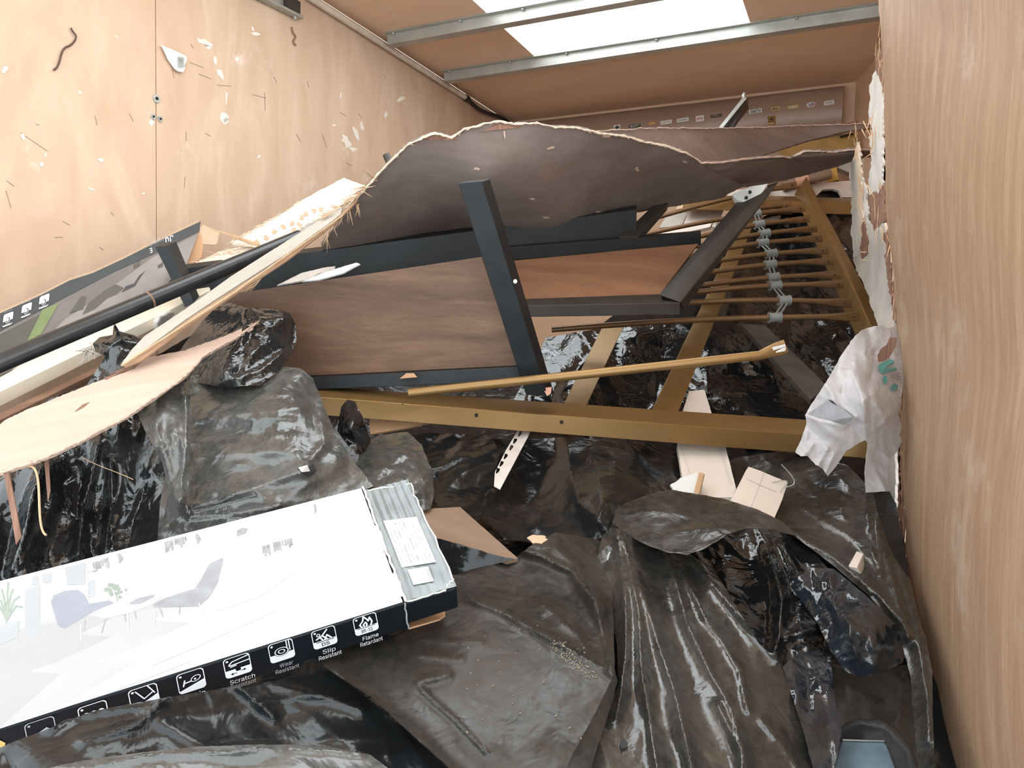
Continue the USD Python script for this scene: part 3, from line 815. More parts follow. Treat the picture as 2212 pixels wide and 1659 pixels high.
# the inner tray stands out of the sleeve; its top is corrugated
tl, tw0, tw1 = -0.083, 0.006, BW - 0.004
g = np.linspace(tl, 0.02, 60)
h_ = np.linspace(0, 1, 30)
GL, GW = np.meshgrid(g, h_, indexing='ij')
wave = 0.0007 * np.sin(GL / 0.0135 * 2 * np.pi) * np.clip(1.3 - GW, 0.2, 1)
rgn = meshkit.fbm(np.stack([GL * 40, GW * 6, 0 * GL], -1), 3, 2) * 0.004 - 0.002
pts = O_ + L_ * GL[..., None] + W_ * (tw0 + (tw1 - tw0) * GW)[..., None] + S_ * (0.003 + wave + rgn)[..., None]
idx = np.arange(60 * 30).reshape(60, 30)
fc = np.vstack([np.stack([idx[:-1, :-1], idx[1:, :-1], idx[1:, 1:], idx[:-1, 1:]], -1).reshape(-1, 4)])
tt = trimesh.Trimesh(pts.reshape(-1, 3), np.vstack([fc[:, [0, 1, 2]], fc[:, [0, 2, 3]]]), process=False)
if tt.face_normals.mean(0) @ N_ < 0:
    tt.invert()
tray = ca.add('inner_tray', bbox_(tl, 0.05, tw0, tw1, 0.0075, BH - 0.006, 0.002), 'box_black', label='black inner tray sliding out of the sleeve')
ca.add('tray_top', tt, 'box_tray', True, under=tray, label='glossy corrugated tray top')
rim = [bx(x, w, s) for x, w, s in ((0.0, tw1, 0.004), (tl + 0.02, tw1, 0.004), (tl, tw1 - 0.015, 0.004), (tl, 0.1, 0.003), (tl - 0.001, 0.02, 0.004), (0.0, tw0, 0.003))]
ca.add('worn_edge', tube(np.vstack([np.linspace(a, b, 8) for a, b in zip(rim[:-1], rim[1:])]) + RNG.normal(0, 0.0009, (40, 3)), 0.0016, 6), 'torn_white', True, under=tray)
ca.add('worn_edge', tube(np.linspace(bx(0, 0, -0.001), bx(0, BW, -0.001), 30) + RNG.normal(0, 0.0008, (30, 3)), 0.0022, 6), 'torn_white', True)
ca.add('worn_edge', tube(np.linspace(bx(0.001, BW, 0), bx(0.001, BW, BH), 10) + RNG.normal(0, 0.0006, (10, 3)), 0.0014, 6), 'ink_grey', True)


def face_poly(pts):
    return Polygon(pts).buffer(0)


lab1 = face_poly([(828, 1125), (900, 1116), (942, 1214), (868, 1226)])
k = ca.add('paper_label', on(lab1, TRAY, 0.004, 0), 'paper', False, under=tray, label='white shipping label')
r_ = np.random.default_rng(8)
ls = []
for i in range(8):
    f = (i + 0.7) / 8.6
    a, b = np.array([828, 1125]) * (1 - f) + np.array([900, 1116]) * f, np.array([868, 1226]) * (1 - f) + np.array([942, 1214]) * f
    t = 0.08
    while t < 0.9:
        w = r_.uniform(0.02, 0.14)
        if r_.random() < 0.6:
            ls.append(LineString([a + (b - a) * t, a + (b - a) * min(t + w, 0.93)]).buffer(0.8 if i in (2, 4) else 0.5))
        t += w + 0.03
ca.add('label_text', on(unary_union(ls), TRAY, 0.0055, 0), 'print_grey', False, under=tray)
ca.add('paper_label', on(face_poly([(882, 1232), (924, 1225), (935, 1254), (894, 1262)]).buffer(1.5), TRAY, 0.004, 0), 'paper', False, under=tray, label='small white barcode sticker')
ca.add('barcode', on(unary_union([LineString([(918 + i * 1.35, 1230 + i * 3.1), (928 + i * 0.9, 1228.5 + i * 3.1)]).buffer(0.55) for i in range(8)]), TRAY, 0.0055, 0), 'ink_grey', False, under=tray)
for q_ in ([(806, 1136), (817, 1134), (832, 1190), (823, 1192)], [(848, 1238), (856, 1236), (872, 1288), (862, 1290)]):
    ca.add('tape', on(face_poly(q_), FACE, 0.0022, 0), 'tape', False)

# the room picture printed on the face (flat print, laid down by picture coordinates)
def PF(s, m, off=0.0025, lb=None):
    for g_ in getattr(s, 'geoms', [s]):
        if g_.area > 0.5:
            ca.add('print', on(g_, FACE, 0.0015 + (off - 0.0017) * 0.4, 0), m, False, label=lb)


PF(face_poly([(-160, 1395), (60, 1345), (300, 1290), (520, 1240), (640, 1236), (560, 1290), (470, 1320), (600, 1318), (420, 1400), (330, 1438), (420, 1426), (240, 1496), (0, 1574), (-160, 1628)]), 'print_falloff3', 0.0017, 'pale floor of the printed room')  # nested wedges: light falloff along the carton put into the print colour
PF(face_poly([(-160, 1397), (60, 1350), (260, 1306), (400, 1290), (330, 1340), (410, 1345), (290, 1400), (200, 1430), (290, 1432), (120, 1530), (0, 1572), (-160, 1626)]), 'print_falloff2', 0.0020)
PF(face_poly([(-160, 1400), (60, 1356), (190, 1330), (240, 1336), (170, 1370), (240, 1375), (120, 1430), (60, 1450), (130, 1456), (0, 1568), (-160, 1622)]), 'print_falloff', 0.0023)
PF(unary_union([face_poly([(54, 1272), (86, 1264), (86, 1370), (54, 1378)]), face_poly([(70, 1246), (82, 1242), (84, 1262), (70, 1264)]), face_poly([(90, 1241), (112, 1235), (110, 1258), (94, 1260)]), face_poly([(140, 1226), (184, 1215), (184, 1262), (146, 1264)]), face_poly([(192, 1254), (204, 1252), (204, 1284), (192, 1286)])]), 'print_pale', 0.0024, 'printed shelves')
PF(face_poly([(110, 1300), (116, 1286), (140, 1276), (168, 1274), (182, 1284), (192, 1304), (236, 1297), (246, 1302), (205, 1318), (180, 1334), (140, 1358), (126, 1352), (118, 1328)]), 'print_blue', 0.0028, 'printed armchair on the left')
PF(face_poly([(204, 1330), (226, 1314), (280, 1300), (340, 1284), (352, 1288), (330, 1306), (280, 1324), (225, 1337)]), 'box_white', 0.0031, 'printed oval table')
PF(face_poly([(330, 1306), (352, 1294), (398, 1278), (420, 1272), (436, 1248), (452, 1218), (480, 1205), (482, 1210), (470, 1258), (452, 1290), (428, 1310), (360, 1312), (332, 1312)]), 'print_grey', 0.0028, 'printed lounge chair on the right')
PF(unary_union([LineString(l).buffer(1.1) for l in ([(268, 1320), (272, 1342)], [(290, 1316), (294, 1336)], [(344, 1310), (352, 1332)], [(388, 1311), (388, 1326)], [(228, 1336), (220, 1366)], [(184, 1340), (182, 1362)])]), 'print_grey', 0.0030, 'printed furniture legs')
PF(unary_union([LineString(l).buffer(1.6) for l in ([(276, 1318), (277, 1368)], [(174, 1348), (175, 1382)], [(430, 1304), (444, 1330)], [(336, 1318), (332, 1352)], [(186, 1210), (190, 1296)], [(188, 1288), (206, 1284)], [(187, 1234), (206, 1230)])]), 'box_white', 0.0033, 'printed white legs and shelf posts')
r_ = np.random.default_rng(5)
PF(unary_union([Point(r_.normal(252, 12), r_.normal(1272, 7)).buffer(r_.uniform(2, 4.5)) for _ in range(26)] + [LineString([(250, 1278), (254, 1298)]).buffer(1)]), 'print_green', 0.0030, 'printed vase of flowers')
PF(unary_union([LineString([(14, 1340), (14 + dx, 1300 + dy), (14 + 1.7 * dx, 1296 + 1.9 * dy)]).buffer(1.8) for dx, dy in ((-12, -2), (-6, -12), (2, -20), (8, -12), (16, -4), (20, 8), (-16, 8))] + [LineString([(14, 1300), (13, 1345)]).buffer(1.2)]), 'print_green', 0.0030, 'printed potted plant')
PF(face_poly([(-20, 1352), (42, 1340), (38, 1376), (10, 1390), (-20, 1396)]), 'print_pale', 0.0029, 'printed plant pot')
PF(face_poly([(278, 1302), (300, 1292), (334, 1284), (332, 1290), (304, 1304), (282, 1306)]), 'print_grey', 0.0036, 'printed magazine on the table')
bk = []
for x, y, n in ((200, 1215, 4), (218, 1208, 4), (356, 1170, 4), (376, 1164, 6), (566, 1180, 4), (590, 1172, 5), (614, 1166, 4)):
    for i in range(n):
        hh = r_.uniform(10, 24)
        xx, yy = x + i * 4.4, y - i * 1.1
        bk.append(face_poly([(xx, yy), (xx + r_.uniform(2, 3.6), yy - 0.8), (xx + 4 + 2, yy + hh - 1), (xx + 1.5, yy + hh)]))
bk += [face_poly([(253, 1197), (259, 1195), (267, 1206), (258, 1218), (256, 1208)]), face_poly([(421, 1155), (427, 1152), (434, 1164), (427, 1177), (424, 1166)]), face_poly([(678, 1090), (682, 1089), (684, 1104), (680, 1112)]), face_poly([(512, 1146), (524, 1140), (536, 1142), (530, 1152), (512, 1158)])]
PF(unary_union(bk), 'print_dark', 0.0028, 'printed books on the shelves')

# the feature symbols along the black side
EX, EY = np.array([0.951, -0.311]), np.array([0.20, 0.98])
ring = sbox(-1, -1, 1, 1).buffer(-0.3).buffer(0.3).difference(sbox(-1, -1, 1, 1).buffer(-0.37).buffer(0.3))
fullr = sbox(-1, -1, 1, 1).buffer(-0.3).buffer(0.3)
LNS = lambda *ls, w=0.06: unary_union([LineString(l).buffer(w) for l in ls])
low = fullr.intersection(sbox(-1, 0.25, 1, 1))
corner = Point(-0.7, -0.68).buffer(0.1)


def glyph(kind):
    """2-D symbols in a square from -1 to 1, y down: white shapes."""
    if kind == 'flame':
        out = LNS([(-0.35, 0.25), (-0.5, -0.05), (-0.2, -0.4), (-0.1, -0.85), (0.15, -0.5), (0.25, -0.25), (0.4, -0.6), (0.55, -0.1), (0.4, 0.25)], [(-0.15, 0.25), (-0.2, 0.02), (0.0, -0.2), (0.1, 0.05), (0.02, 0.25)], w=0.07)
        return unary_union([low.difference(LNS([(-0.7, 0.33), (0.75, 0.33)], w=0.035)), out])
    if kind == 'slip':
        out = LNS([(-0.65, 0.0), (-0.15, -0.25), (0.3, -0.75)], [(-0.15, -0.25), (0.2, 0.2)], [(0.0, 0.25), (0.25, -0.2), (0.55, 0.2)], [(-0.15, 0.25), (-0.3, -0.05)], w=0.07).union(Point(-0.45, -0.4).buffer(0.17).difference(Point(-0.45, -0.4).buffer(0.09)))
        return unary_union([low.difference(LNS([(-0.7, 0.35), (0.75, 0.35)], w=0.035)), out])
    if kind == 'wheel':
        c = lambda r: shapely.affinity.scale(Point(0, 0.05).buffer(r), 1.15, 0.85)
        return unary_union([low.difference(c(0.55)), c(0.5).difference(c(0.42)), c(0.26).difference(c(0.18)), LNS([(0.48, -0.95), (0.48, -0.25)], [(0.68, -0.95), (0.68, 0.1)], w=0.045)])
    if kind == 'leg':
        leg = sbox(-0.12, -0.25, 0.14, 0.45)
        arr = unary_union([Polygon([(-0.62, 0.68), (-0.4, 0.56), (-0.4, 0.8)]), LineString([(-0.4, 0.68), (-0.15, 0.68)]).buffer(0.03), Polygon([(0.62, 0.55), (0.4, 0.43), (0.4, 0.67)]), LineString([(0.4, 0.55), (0.2, 0.55)]).buffer(0.03)])
        top = LNS([(-0.6, -0.3), (-0.35, -0.55), (0.9, -0.75)], [(-0.6, -0.2), (0.9, -0.3)], [(-0.5, -0.05), (-0.1, -0.1)], w=0.05)
        return unary_union([low.difference(leg.buffer(0.06)).difference(arr), top])
    if kind == 'bottle':
        gl = shapely.affinity.rotate(shapely.affinity.scale(Point(0.35, -0.15).buffer(0.4), 1.0, 0.7), -25)
        return unary_union([fullr.intersection(Polygon([(-1, 0.75), (1, 0.1), (1, 1), (-1, 1)])), gl.difference(gl.buffer(-0.07)), LNS([(0.0, 0.0), (-0.45, 0.05)], [(-0.45, -0.2), (-0.6, 0.3)], w=0.06), Point(0.3, -0.1).buffer(0.09)])
    if kind == 'tile':
        return unary_union([fullr.intersection(Polygon([(-1, 0.9), (0.1, 0.45), (1, 0.0), (1, 1), (-1, 1)])), LNS([(-0.5, -0.7), (0.0, 0.2), (0.6, -0.2)], [(0.35, -0.95), (0.75, -0.1)], w=0.05)])
    if kind == 'dots':
        return unary_union([unary_union([Point(x, -0.1).buffer(0.2), sbox(x - 0.13, -0.1, x + 0.13, 0.35)]) for x in (-0.45, 0.05, 0.55)])
    return unary_union([fullr.intersection(Polygon([(-0.4, 0.3), (0.4, -0.1), (0.9, 0.4), (0.2, 0.8)]))])


icons = [(790, 1348, 26.5, 19.5, 'flame', 'Bfl-S1', ('Flame', 'Retardant'), 'ink_white'), (700.5, 1377, 27, 20, 'slip', 'DS', ('Slip', 'Resistant'), 'ink_white'), (608, 1406, 28, 20.5, 'wheel', None, ('Wear', 'Resistant'), 'ink_white'),
         (513, 1438, 30, 21, 'leg', None, ('Scratch', 'Resistant'), 'ink_white'), (413, 1471, 31, 21.5, 'bottle', None, ('Stain', 'Resistant'), 'ink_white'), (311, 1505, 33, 22, 'tile', None, None, 'ink_white'), (202, 1542, 33, 22, 'dots', None, None, 'ink_white'), (88, 1577, 34, 22, 'other', None, None, 'ink_grey')]
for u, v, w, h, kind, code, cap_, ink in icons:
    s = unary_union([ring, glyph(kind), corner]).intersection(fullr)
    if code:
        ts = text_shape(code, 1.0, True)
        x0, y0, x1, y1 = ts.bounds
        ts = shapely.affinity.scale(ts, 0.95 / (x1 - x0) * (1.0 if kind == 'flame' else 0.7), -0.34, origin=(0, 0))
        s = s.difference(shapely.affinity.translate(ts, 0.02, 0.68))
    ic = ca.add('icon', on(aff(shapely.affinity.scale(s, w, h, origin=(0, 0)), (u, v), EX, EY), SIDE, 0.0014, 0), ink, False, label=f'printed {kind} symbol')
    for j, tx in enumerate(cap_ or ()):
        ts = text_shape(tx, 1.0, False)
        x0, y0, x1, y1 = ts.bounds
        ts = shapely.affinity.scale(ts, min(1.9, 0.27 * len(tx)) * w * 1.0 / (x1 - x0), -8.5, origin=(0, 0))
        ts = aff(ts, (u + (h + 8 + 11 * j) * EY[0] + 5, v + (h + 8 + 11 * j) * EY[1]), EX, (0.12, 0.99))
        ca.add('lettering', on(ts, SIDE, 0.0014, 0), 'ink_grey' if (kind == 'wheel' or (kind in ('leg', 'bottle') and j)) else 'ink_white', False, under=ic)
ca.add('symbol', on(Polygon([(-6, 1596), (12, 1605), (10, 1612), (-6, 1620)]), SIDE, 0.0014, 0), 'sticker_orange', False)
fl_ = [(884, 1350), (955, 1312), (962, 1318), (962, 1330), (950, 1338), (886, 1352)]
ca.add('bottom_flap', surf([(878, 1338), (950, 1310), (961, 1316), (962, 1328), (950, 1337), (884, 1356)], plane3((880, 1340, 1.19), (961, 1316, 1.235), (884, 1356, 1.165)), 6, 0.003), 'card', 30, label='bare cardboard flap under the tray')
ca.done()

# rear carton, upside down between the pipe and the left wall
RB = plane3((0, 677, 1.83), (434, 478, 2.38), (0, 800, 1.77))
cb = Thing('flooring_carton', 'dark flooring carton standing upside down against the left wall behind the black pipe', 'box')
face = [(-120, 731), (0, 677), (90, 637), (150, 606), (200, 590), (265, 560), (330, 527), (380, 503), (434, 478), (430, 500), (415, 540), (401, 577), (380, 628), (300, 664), (100, 748), (0, 790), (-120, 838)]
cb.add('body', surf(face, RB, 10, 0.055), 'print_mauve', 20, label='printed face with a dark room picture')
cb.add('edge_band', on(Polygon([(-120, 731), (0, 677), (90, 637), (150, 606), (200, 590), (265, 560), (330, 527), (380, 503), (434, 478), (430, 500), (333, 548), (240, 590), (150, 637), (64, 682), (0, 715), (-120, 775)]), RB, 0.002, 0), 'box_dark', False, label='dark green band along the edge')
cb.add('corrugation', cat(*[needle(P(a[0], a[1], float(RB(*a)) - 0.002), P(a[0] + 2.5, a[1] - 5.5, float(RB(*a)) + 0.01), 0.0012) for a in [(x, np.interp(x, [0, 90, 150, 200, 265, 330, 434], [677, 637, 606, 590, 560, 527, 478]) - 1) for x in np.arange(2, 430, 4.0)]]), 'card_light', 30, kind='stuff', label='cut corrugated cardboard edge')
cb.add('print', on(Polygon([(200, 650), (330, 556), (428, 505), (401, 577), (330, 640), (150, 740), (90, 740), (140, 690)]), RB, 0.002, 0), 'print_mauve_light', False)
cb.add('print', on(Polygon([(-120, 790), (0, 722), (100, 672), (60, 734), (25, 800), (-120, 870)]), RB, 0.0024, 0), 'print_olive', False)
cb.add('print', on(Polygon([(128, 654), (92, 668), (58, 738), (88, 722)]), RB, 0.0028, 0), 'print_lime', False, label='printed lime green stripe')
cb.add('print', on(Polygon([(316, 583), (310, 590), (299, 606), (292, 618), (262, 632), (272, 618), (290, 612), (300, 596)]), RB, 0.0028, 0), 'print_chair', False, label='printed dark chair')
for g_ in unary_union([Polygon([(228, 626), (250, 614), (268, 622), (252, 636), (232, 644), (205, 668), (178, 680), (190, 656)]), Polygon([(150, 676), (176, 640), (186, 640), (180, 668)]), Polygon([(290, 570), (304, 562), (302, 572), (290, 580)]), Polygon([(340, 574), (352, 566), (352, 576), (342, 580)])]).geoms:
    cb.add('print', on(g_, RB, 0.0026, 0), 'print_olive', False)
r_ = np.random.default_rng(2)
for u, v, kind in ((17, 690, 'tile'), (57, 670, 'other'), (95, 651, 'dots')):
    s = fullr.difference(unary_union([sbox(-1, 0.2, 1, 0.75).difference(Point(0, 0.1).buffer(0.5)), Point(0.75, 0.85).buffer(0.08)])).difference(Point(0, 0.1).buffer(0.42).difference(Point(-0.05, 0.05).buffer(0.3)))
    ic = cb.add('icon', on(aff(shapely.affinity.scale(s, 11.5, 14, origin=(0, 0)), (u, v), (0.93, -0.36), (-0.12, 0.99)), RB, 0.004, 0), 'ink_white', False, label='white printed feature symbol')
    cb.add('caption', on(aff(bars(20, 2.5, 5, u), (u - 2 + 3, v - 18), (0.93, -0.36), (-0.12, 0.99)), RB, 0.004, 0), 'ink_grey', False, under=ic)
for tx, u, v, w, h in (('Ju', 366, 517, 19, 12), ('FLOORING', 343, 520, 44, 7), ('E', 326, 541, 6, 10)):
    ts = text_shape(tx, 1.0, tx != 'FLOORING')
    x0, y0, x1, y1 = ts.bounds
    ts = shapely.affinity.scale(ts, -w / (x1 - x0), h, origin=(0, 0))
    cb.add('lettering', on(aff(ts, (u, v), (0.91, -0.41), (0.15, 0.98)), RB, 0.004, 0), 'ink_white' if tx != 'FLOORING' else 'ink_grey', False)
ff2 = plane3((432, 495, 2.375), (470, 500, 2.44), (434, 528, 2.36))
cb.add('end_flap', surf([(432, 492), (440, 486), (473, 499), (474, 502), (469, 526), (464, 529), (436, 528), (430, 524)], ff2, 5, 0.003), 'card_light', 30, label='open end flap of bare cardboard')
cb.add('inner_flap', surf([(431, 498), (436, 512), (439, 530), (435, 556), (420, 568), (400, 578), (412, 548)], plane3((431, 498, 2.36), (439, 540, 2.34), (400, 578, 2.29)), 6, 0.003), 'card', 30, label='brown inside of the open end')
cb.done()

# ------------------------------------------------------------------ black polythene: the covered heap and the loose sheets and bags on it
def sheet(label, outline, ctrl, m, crs=None, fds=None, step=6, off=0.0, thick=0.0, name='plastic_sheet', cat_='plastic sheet', amp=0.7, extra=None, holes=()):
    xs, ys = [p[0] for p in outline], [p[1] for p in outline]
    bb = (min(xs), min(ys), max(xs), max(ys))
    fs = []
    if crs:
        for c in crs:
            fs.append(creases(c[0], bb, c[1], c[2], c[3], c[4], c[5], c[6] if len(c) > 6 else 2.5))
    if fds:
        fs.append(folds(fds))
    dsp = both(*fs) if fs else None
    df = depth_of(ctrl)
    if off:
        df = plus(df, off)
    g_ = np.random.default_rng(int(bb[0] + 3 * bb[1]) % 9999)
    out = jagged(outline, 9, amp, g_, True)
    t = Thing(name, label, cat_)
    t.add('sheet', surf(out, df, step, thick, dsp, holes=holes, rng=g_, edge_step=7), m, True)
    if extra:
        extra(t, df, dsp)
    t.done()
    return df


# what everything lies on
sheet('dark polythene covering the whole heap, seen in the gaps between the other sheets',
      [(-140, 1060), (60, 930), (300, 790), (420, 720), (640, 720), (800, 800), (1150, 820), (1300, 700), (1480, 560), (1600, 470), (1850, 450), (1900, 700), (1930, 1050), (1990, 1400), (2060, 1560), (2090, 1800), (-140, 1800)],
      [(-140, 1060, 1.75), (420, 740, 2.15), (640, 740, 2.2), (800, 800, 2.6), (1300, 720, 3.25), (1600, 480, 3.86), (1850, 460, 3.76), (1900, 700, 3.12), (1500, 850, 2.85), (1930, 1050, 2.0), (1990, 1400, 1.5), (2060, 1800, 1.2), (-140, 1800, 1.1), (1000, 1800, 1.1), (600, 1250, 1.7), (1200, 1200, 1.75), (1000, 1500, 1.25), (1800, 1500, 1.45), (1200, 950, 2.4), (300, 1000, 1.85)],
      'pl_dark', [(1, 60, 60, 60, 0.02, 120, 4)], step=14)

sheet('crumpled black polythene seen through the slats under the bronze bed frame',
      [(1180, 730), (1340, 700), (1480, 700), (1540, 620), (1600, 510), (1680, 446), (1740, 440), (1800, 462), (1842, 470), (1856, 700), (1880, 860), (1880, 975), (1300, 965), (1200, 910), (1100, 880)],
      [(1180, 720, 2.75), (1540, 620, 3.0), (1680, 440, 3.62), (1840, 470, 3.4), (1850, 700, 2.95), (1880, 975, 2.25), (1200, 910, 2.4), (1500, 850, 2.6), (1700, 600, 3.2)],
      'pl_bag', [(12, 60, 20, 50, 0.06, 70, 2), (13, 140, 60, 60, 0.03, 35, 1.5)], step=5)

sheet('dusty dark polythene pouring over the middle of the heap under the bronze rail',
      [(1040, 950), (1200, 945), (1480, 950), (1600, 960), (1640, 1010), (1560, 1080), (1470, 1062), (1400, 1072), (1340, 1104), (1316, 1160), (1200, 1180), (1090, 1165), (1030, 1110), (1060, 1040)],
      [(1040, 950, 2.05), (1480, 950, 2.32), (1640, 1010, 2.14), (1560, 1080, 1.98), (1340, 1104, 1.68), (1200, 1180, 1.66), (1030, 1110, 1.75), (1150, 1040, 2.0), (1300, 1000, 1.93)],
      'pl_dark', [(21, 40, 80, 40, 0.03, 80), (22, 60, 40, 60, 0.012, 35)], [([(1225, 960), (1245, 1080), (1310, 1150)], 0.04, 16), ([(1285, 985), (1300, 1050), (1290, 1100)], 0.03, 9), ([(1330, 990), (1322, 1060), (1345, 1100)], 0.02, 8), ([(1390, 1060), (1450, 1030), (1490, 1010)], 0.02, 10)], step=6)
sheet('folded dark bag with slanting creases behind the perforated strip',
      [(840, 950), (920, 935), (1060, 940), (1080, 980), (1065, 1040), (1050, 1090), (1030, 1130), (1000, 1120), (960, 1110), (930, 1070), (880, 1030)],
      [(840, 950, 1.98), (1060, 940, 2.02), (1050, 1090, 1.75), (1000, 1120, 1.68), (880, 1030, 1.82)],
      'pl_dark', [(31, 40, -28, 16, 0.03, 90), (32, 40, 40, 60, 0.014, 30)], step=5, name='plastic_bag', cat_='plastic bag')
sheet('shiny grey-black bag with crinkled highlights at the corner of the front carton',
      [(780, 960), (820, 940), (880, 932), (910, 960), (935, 1020), (938, 1070), (930, 1100), (905, 1104), (880, 1060), (850, 1060), (800, 1050), (770, 1010)],
      [(780, 960, 1.84), (880, 932, 1.9), (938, 1070, 1.62), (905, 1104, 1.56), (800, 1050, 1.62), (860, 1000, 1.7)],
      'pl_grey', [(41, 40, 60, 60, 0.022, 50), (42, 60, 30, 60, 0.012, 22, 1.5)], step=4, name='plastic_bag', cat_='plastic bag')
sheet('small twisted black bag end below the left end of the bronze rail',
      [(728, 930), (736, 880), (750, 862), (768, 868), (782, 900), (800, 950), (796, 985), (770, 980), (745, 955)],
      [(728, 930, 1.83), (760, 864, 1.86), (800, 950, 1.84), (770, 980, 1.76), (760, 920, 1.76)],
      'pl_bag', [(51, 16, 70, 20, 0.02, 50)], step=4, name='plastic_bag', cat_='plastic bag')

# left heap
sheet('puffed black bag between the laminate plank and the table board',
      [(300, 860), (360, 800), (400, 740), (440, 690), (480, 650), (530, 664), (600, 668), (626, 676), (638, 700), (640, 740), (622, 776), (604, 800), (560, 832), (480, 836), (420, 826), (360, 850)],
      [(300, 860, 1.75), (400, 740, 1.93), (480, 650, 2.02), (626, 676, 1.95), (640, 740, 1.9), (604, 800, 1.82), (480, 836, 1.74), (540, 740, 1.8)],
      'pl_bag', [(61, 40, -60, 30, 0.035, 70), (62, 60, 20, 60, 0.007, 40, 1.5)], [([(505, 760), (540, 700), (610, 680)], 0.03, 12), ([(470, 830), (560, 800), (615, 760)], 0.03, 10), ([(600, 690), (632, 686)], 0.02, 8)], step=5, name='plastic_bag', cat_='plastic bag')
def torn_bit(t, df, dsp):
    t.add('torn_hole', on(Polygon([(642, 1012), (656, 1004), (676, 1002), (684, 1016), (672, 1028), (650, 1022)]), lambda u, v: df(u, v) + dsp(u, v), 0.004, 0), 'ink_black', False)
    t.add('torn_hole', on(Polygon([(644, 1010), (664, 1004), (670, 1018), (652, 1020)]), lambda u, v: df(u, v) + dsp(u, v), 0.006, 0), 'paper', False, label='white filling showing through a tear')


sheet('large grey-black dusty bag bulging above the front carton',
      [(412, 812), (470, 800), (560, 802), (604, 790), (650, 796), (676, 816), (692, 856), (722, 930), (760, 990), (806, 1050), (780, 1062), (600, 1106), (420, 1150), (340, 1170), (346, 1080), (368, 980), (404, 900)],
      [(412, 812, 1.79), (560, 802, 1.8), (650, 796, 1.83), (692, 856, 1.78), (806, 1050, 1.56), (600, 1106, 1.47), (340, 1170, 1.46), (368, 980, 1.62), (540, 950, 1.57), (640, 900, 1.64)],
      'pl_grey', [(71, 40, -12, 16, 0.02, 110), (72, 110, -10, 45, 0.009, 34, 1.5)],
      [([(424, 906), (560, 888), (650, 880)], 0.022, 12), ([(416, 1096), (470, 1085), (580, 1040), (650, 1018)], 0.035, 11), ([(412, 1118), (500, 1112), (600, 1090)], 0.022, 8), ([(430, 985), (520, 975), (640, 985)], 0.012, 9), ([(690, 870), (700, 960), (660, 1010)], 0.02, 12)], step=5, name='plastic_bag', cat_='plastic bag', extra=torn_bit)
sheet('black polythene hanging in upright folds on the left below the splintered strip',
      [(-90, 1050), (100, 975), (270, 890), (330, 850), (400, 806), (414, 830), (408, 900), (372, 980), (350, 1080), (350, 1170), (300, 1210), (0, 1275), (-90, 1300)],
      [(-90, 1050, 1.5), (100, 975, 1.6), (270, 890, 1.72), (400, 806, 1.8), (350, 1170, 1.5), (0, 1275, 1.4), (200, 1100, 1.6), (-90, 1300, 1.34)],
      'pl_bag', [(81, 40, 100, 9, 0.035, 130), (82, 60, 95, 30, 0.012, 40, 1.5)], [([(215, 960), (180, 1090), (170, 1200)], 0.05, 12), ([(240, 1000), (236, 1090), (230, 1180)], 0.035, 8), ([(90, 1010), (60, 1120), (20, 1230)], 0.04, 12)], step=5)
sheet('grey plastic bag hanging in a crinkled column between the splintered strip and the big bag',
      [(286, 872), (330, 850), (396, 822), (414, 880), (412, 960), (406, 1060), (396, 1110), (370, 1128), (352, 1120), (366, 1060), (350, 1000), (318, 940)],
      [(286, 872, 1.6), (396, 822, 1.68), (414, 880, 1.62), (396, 1110, 1.46), (352, 1120, 1.47), (370, 980, 1.53)],
      'pl_grey', [(91, 30, 95, 14, 0.025, 80), (92, 60, 70, 50, 0.012, 24, 1.5)], [([(330, 900), (366, 990), (384, 1080)], 0.03, 9), ([(400, 850), (404, 960), (392, 1090)], 0.03, 8)], step=4, name='plastic_bag', cat_='plastic bag')
sheet('knotted black bag end lying over the cream beam and trailing under the plywood strip',
      [(200, 742), (214, 728), (244, 724), (247, 697), (258, 716), (290, 724), (313, 735), (300, 754), (276, 792), (256, 806), (218, 850), (150, 886), (50, 912), (96, 866), (186, 832), (214, 792), (226, 768), (206, 760)],
      [(200, 742, 1.72), (250, 705, 1.74), (313, 735, 1.74), (256, 806, 1.66), (50, 912, 1.52), (150, 880, 1.58), (240, 770, 1.67)],
      'pl_bag', [(95, 36, -55, 30, 0.02, 40), (96, 40, 30, 60, 0.008, 18, 1.2)], [([(248, 705), (262, 740), (300, 742)], 0.02, 6), ([(206, 745), (240, 748), (262, 735)], 0.02, 6)], step=4, name='plastic_bag', cat_='plastic bag')

# front: the wrapped board
def side(t, df, dsp):
    sd = depth_of([(1329, 1452, 1.10), (1334, 1476, 1.125), (1215, 1690, 0.935), (1268, 1690, 0.98), (1300, 1560, 1.045), (1270, 1560, 1.02)])
    t.add('side_face', surf(jagged([(1328, 1448), (1334, 1470), (1326, 1506), (1298, 1590), (1266, 1690), (1206, 1690), (1262, 1584), (1300, 1510)], 9, 0.5, RNG, True), sd, 6, 0, creases(7, (1200, 1440, 1340, 1700), 16, -60, 20, 0.006, 60)), 'pl_front', True)
    r_ = np.random.default_rng(6)
    cr = []
    for _ in range(170):
        k = r_.random()
        u = 1190 + 95 * k + r_.normal(0, 12)
        v = 1385 + 80 * k + r_.normal(0, 7)
        if r_.random() < 0.25:
            u, v = r_.uniform(1000, 1290), r_.uniform(1330, 1600)
        s = trimesh.creation.icosphere(0, r_.uniform(0.0006, 0.0018))
        s.apply_translation(P(u, v, float(df(u, v) + dsp(u, v)) - 0.001))
        cr.append(s)
    t.add('crumbs', cat(*cr), 'dust_crumb', False, kind='stuff', label='sawdust crumbs on the sheet')


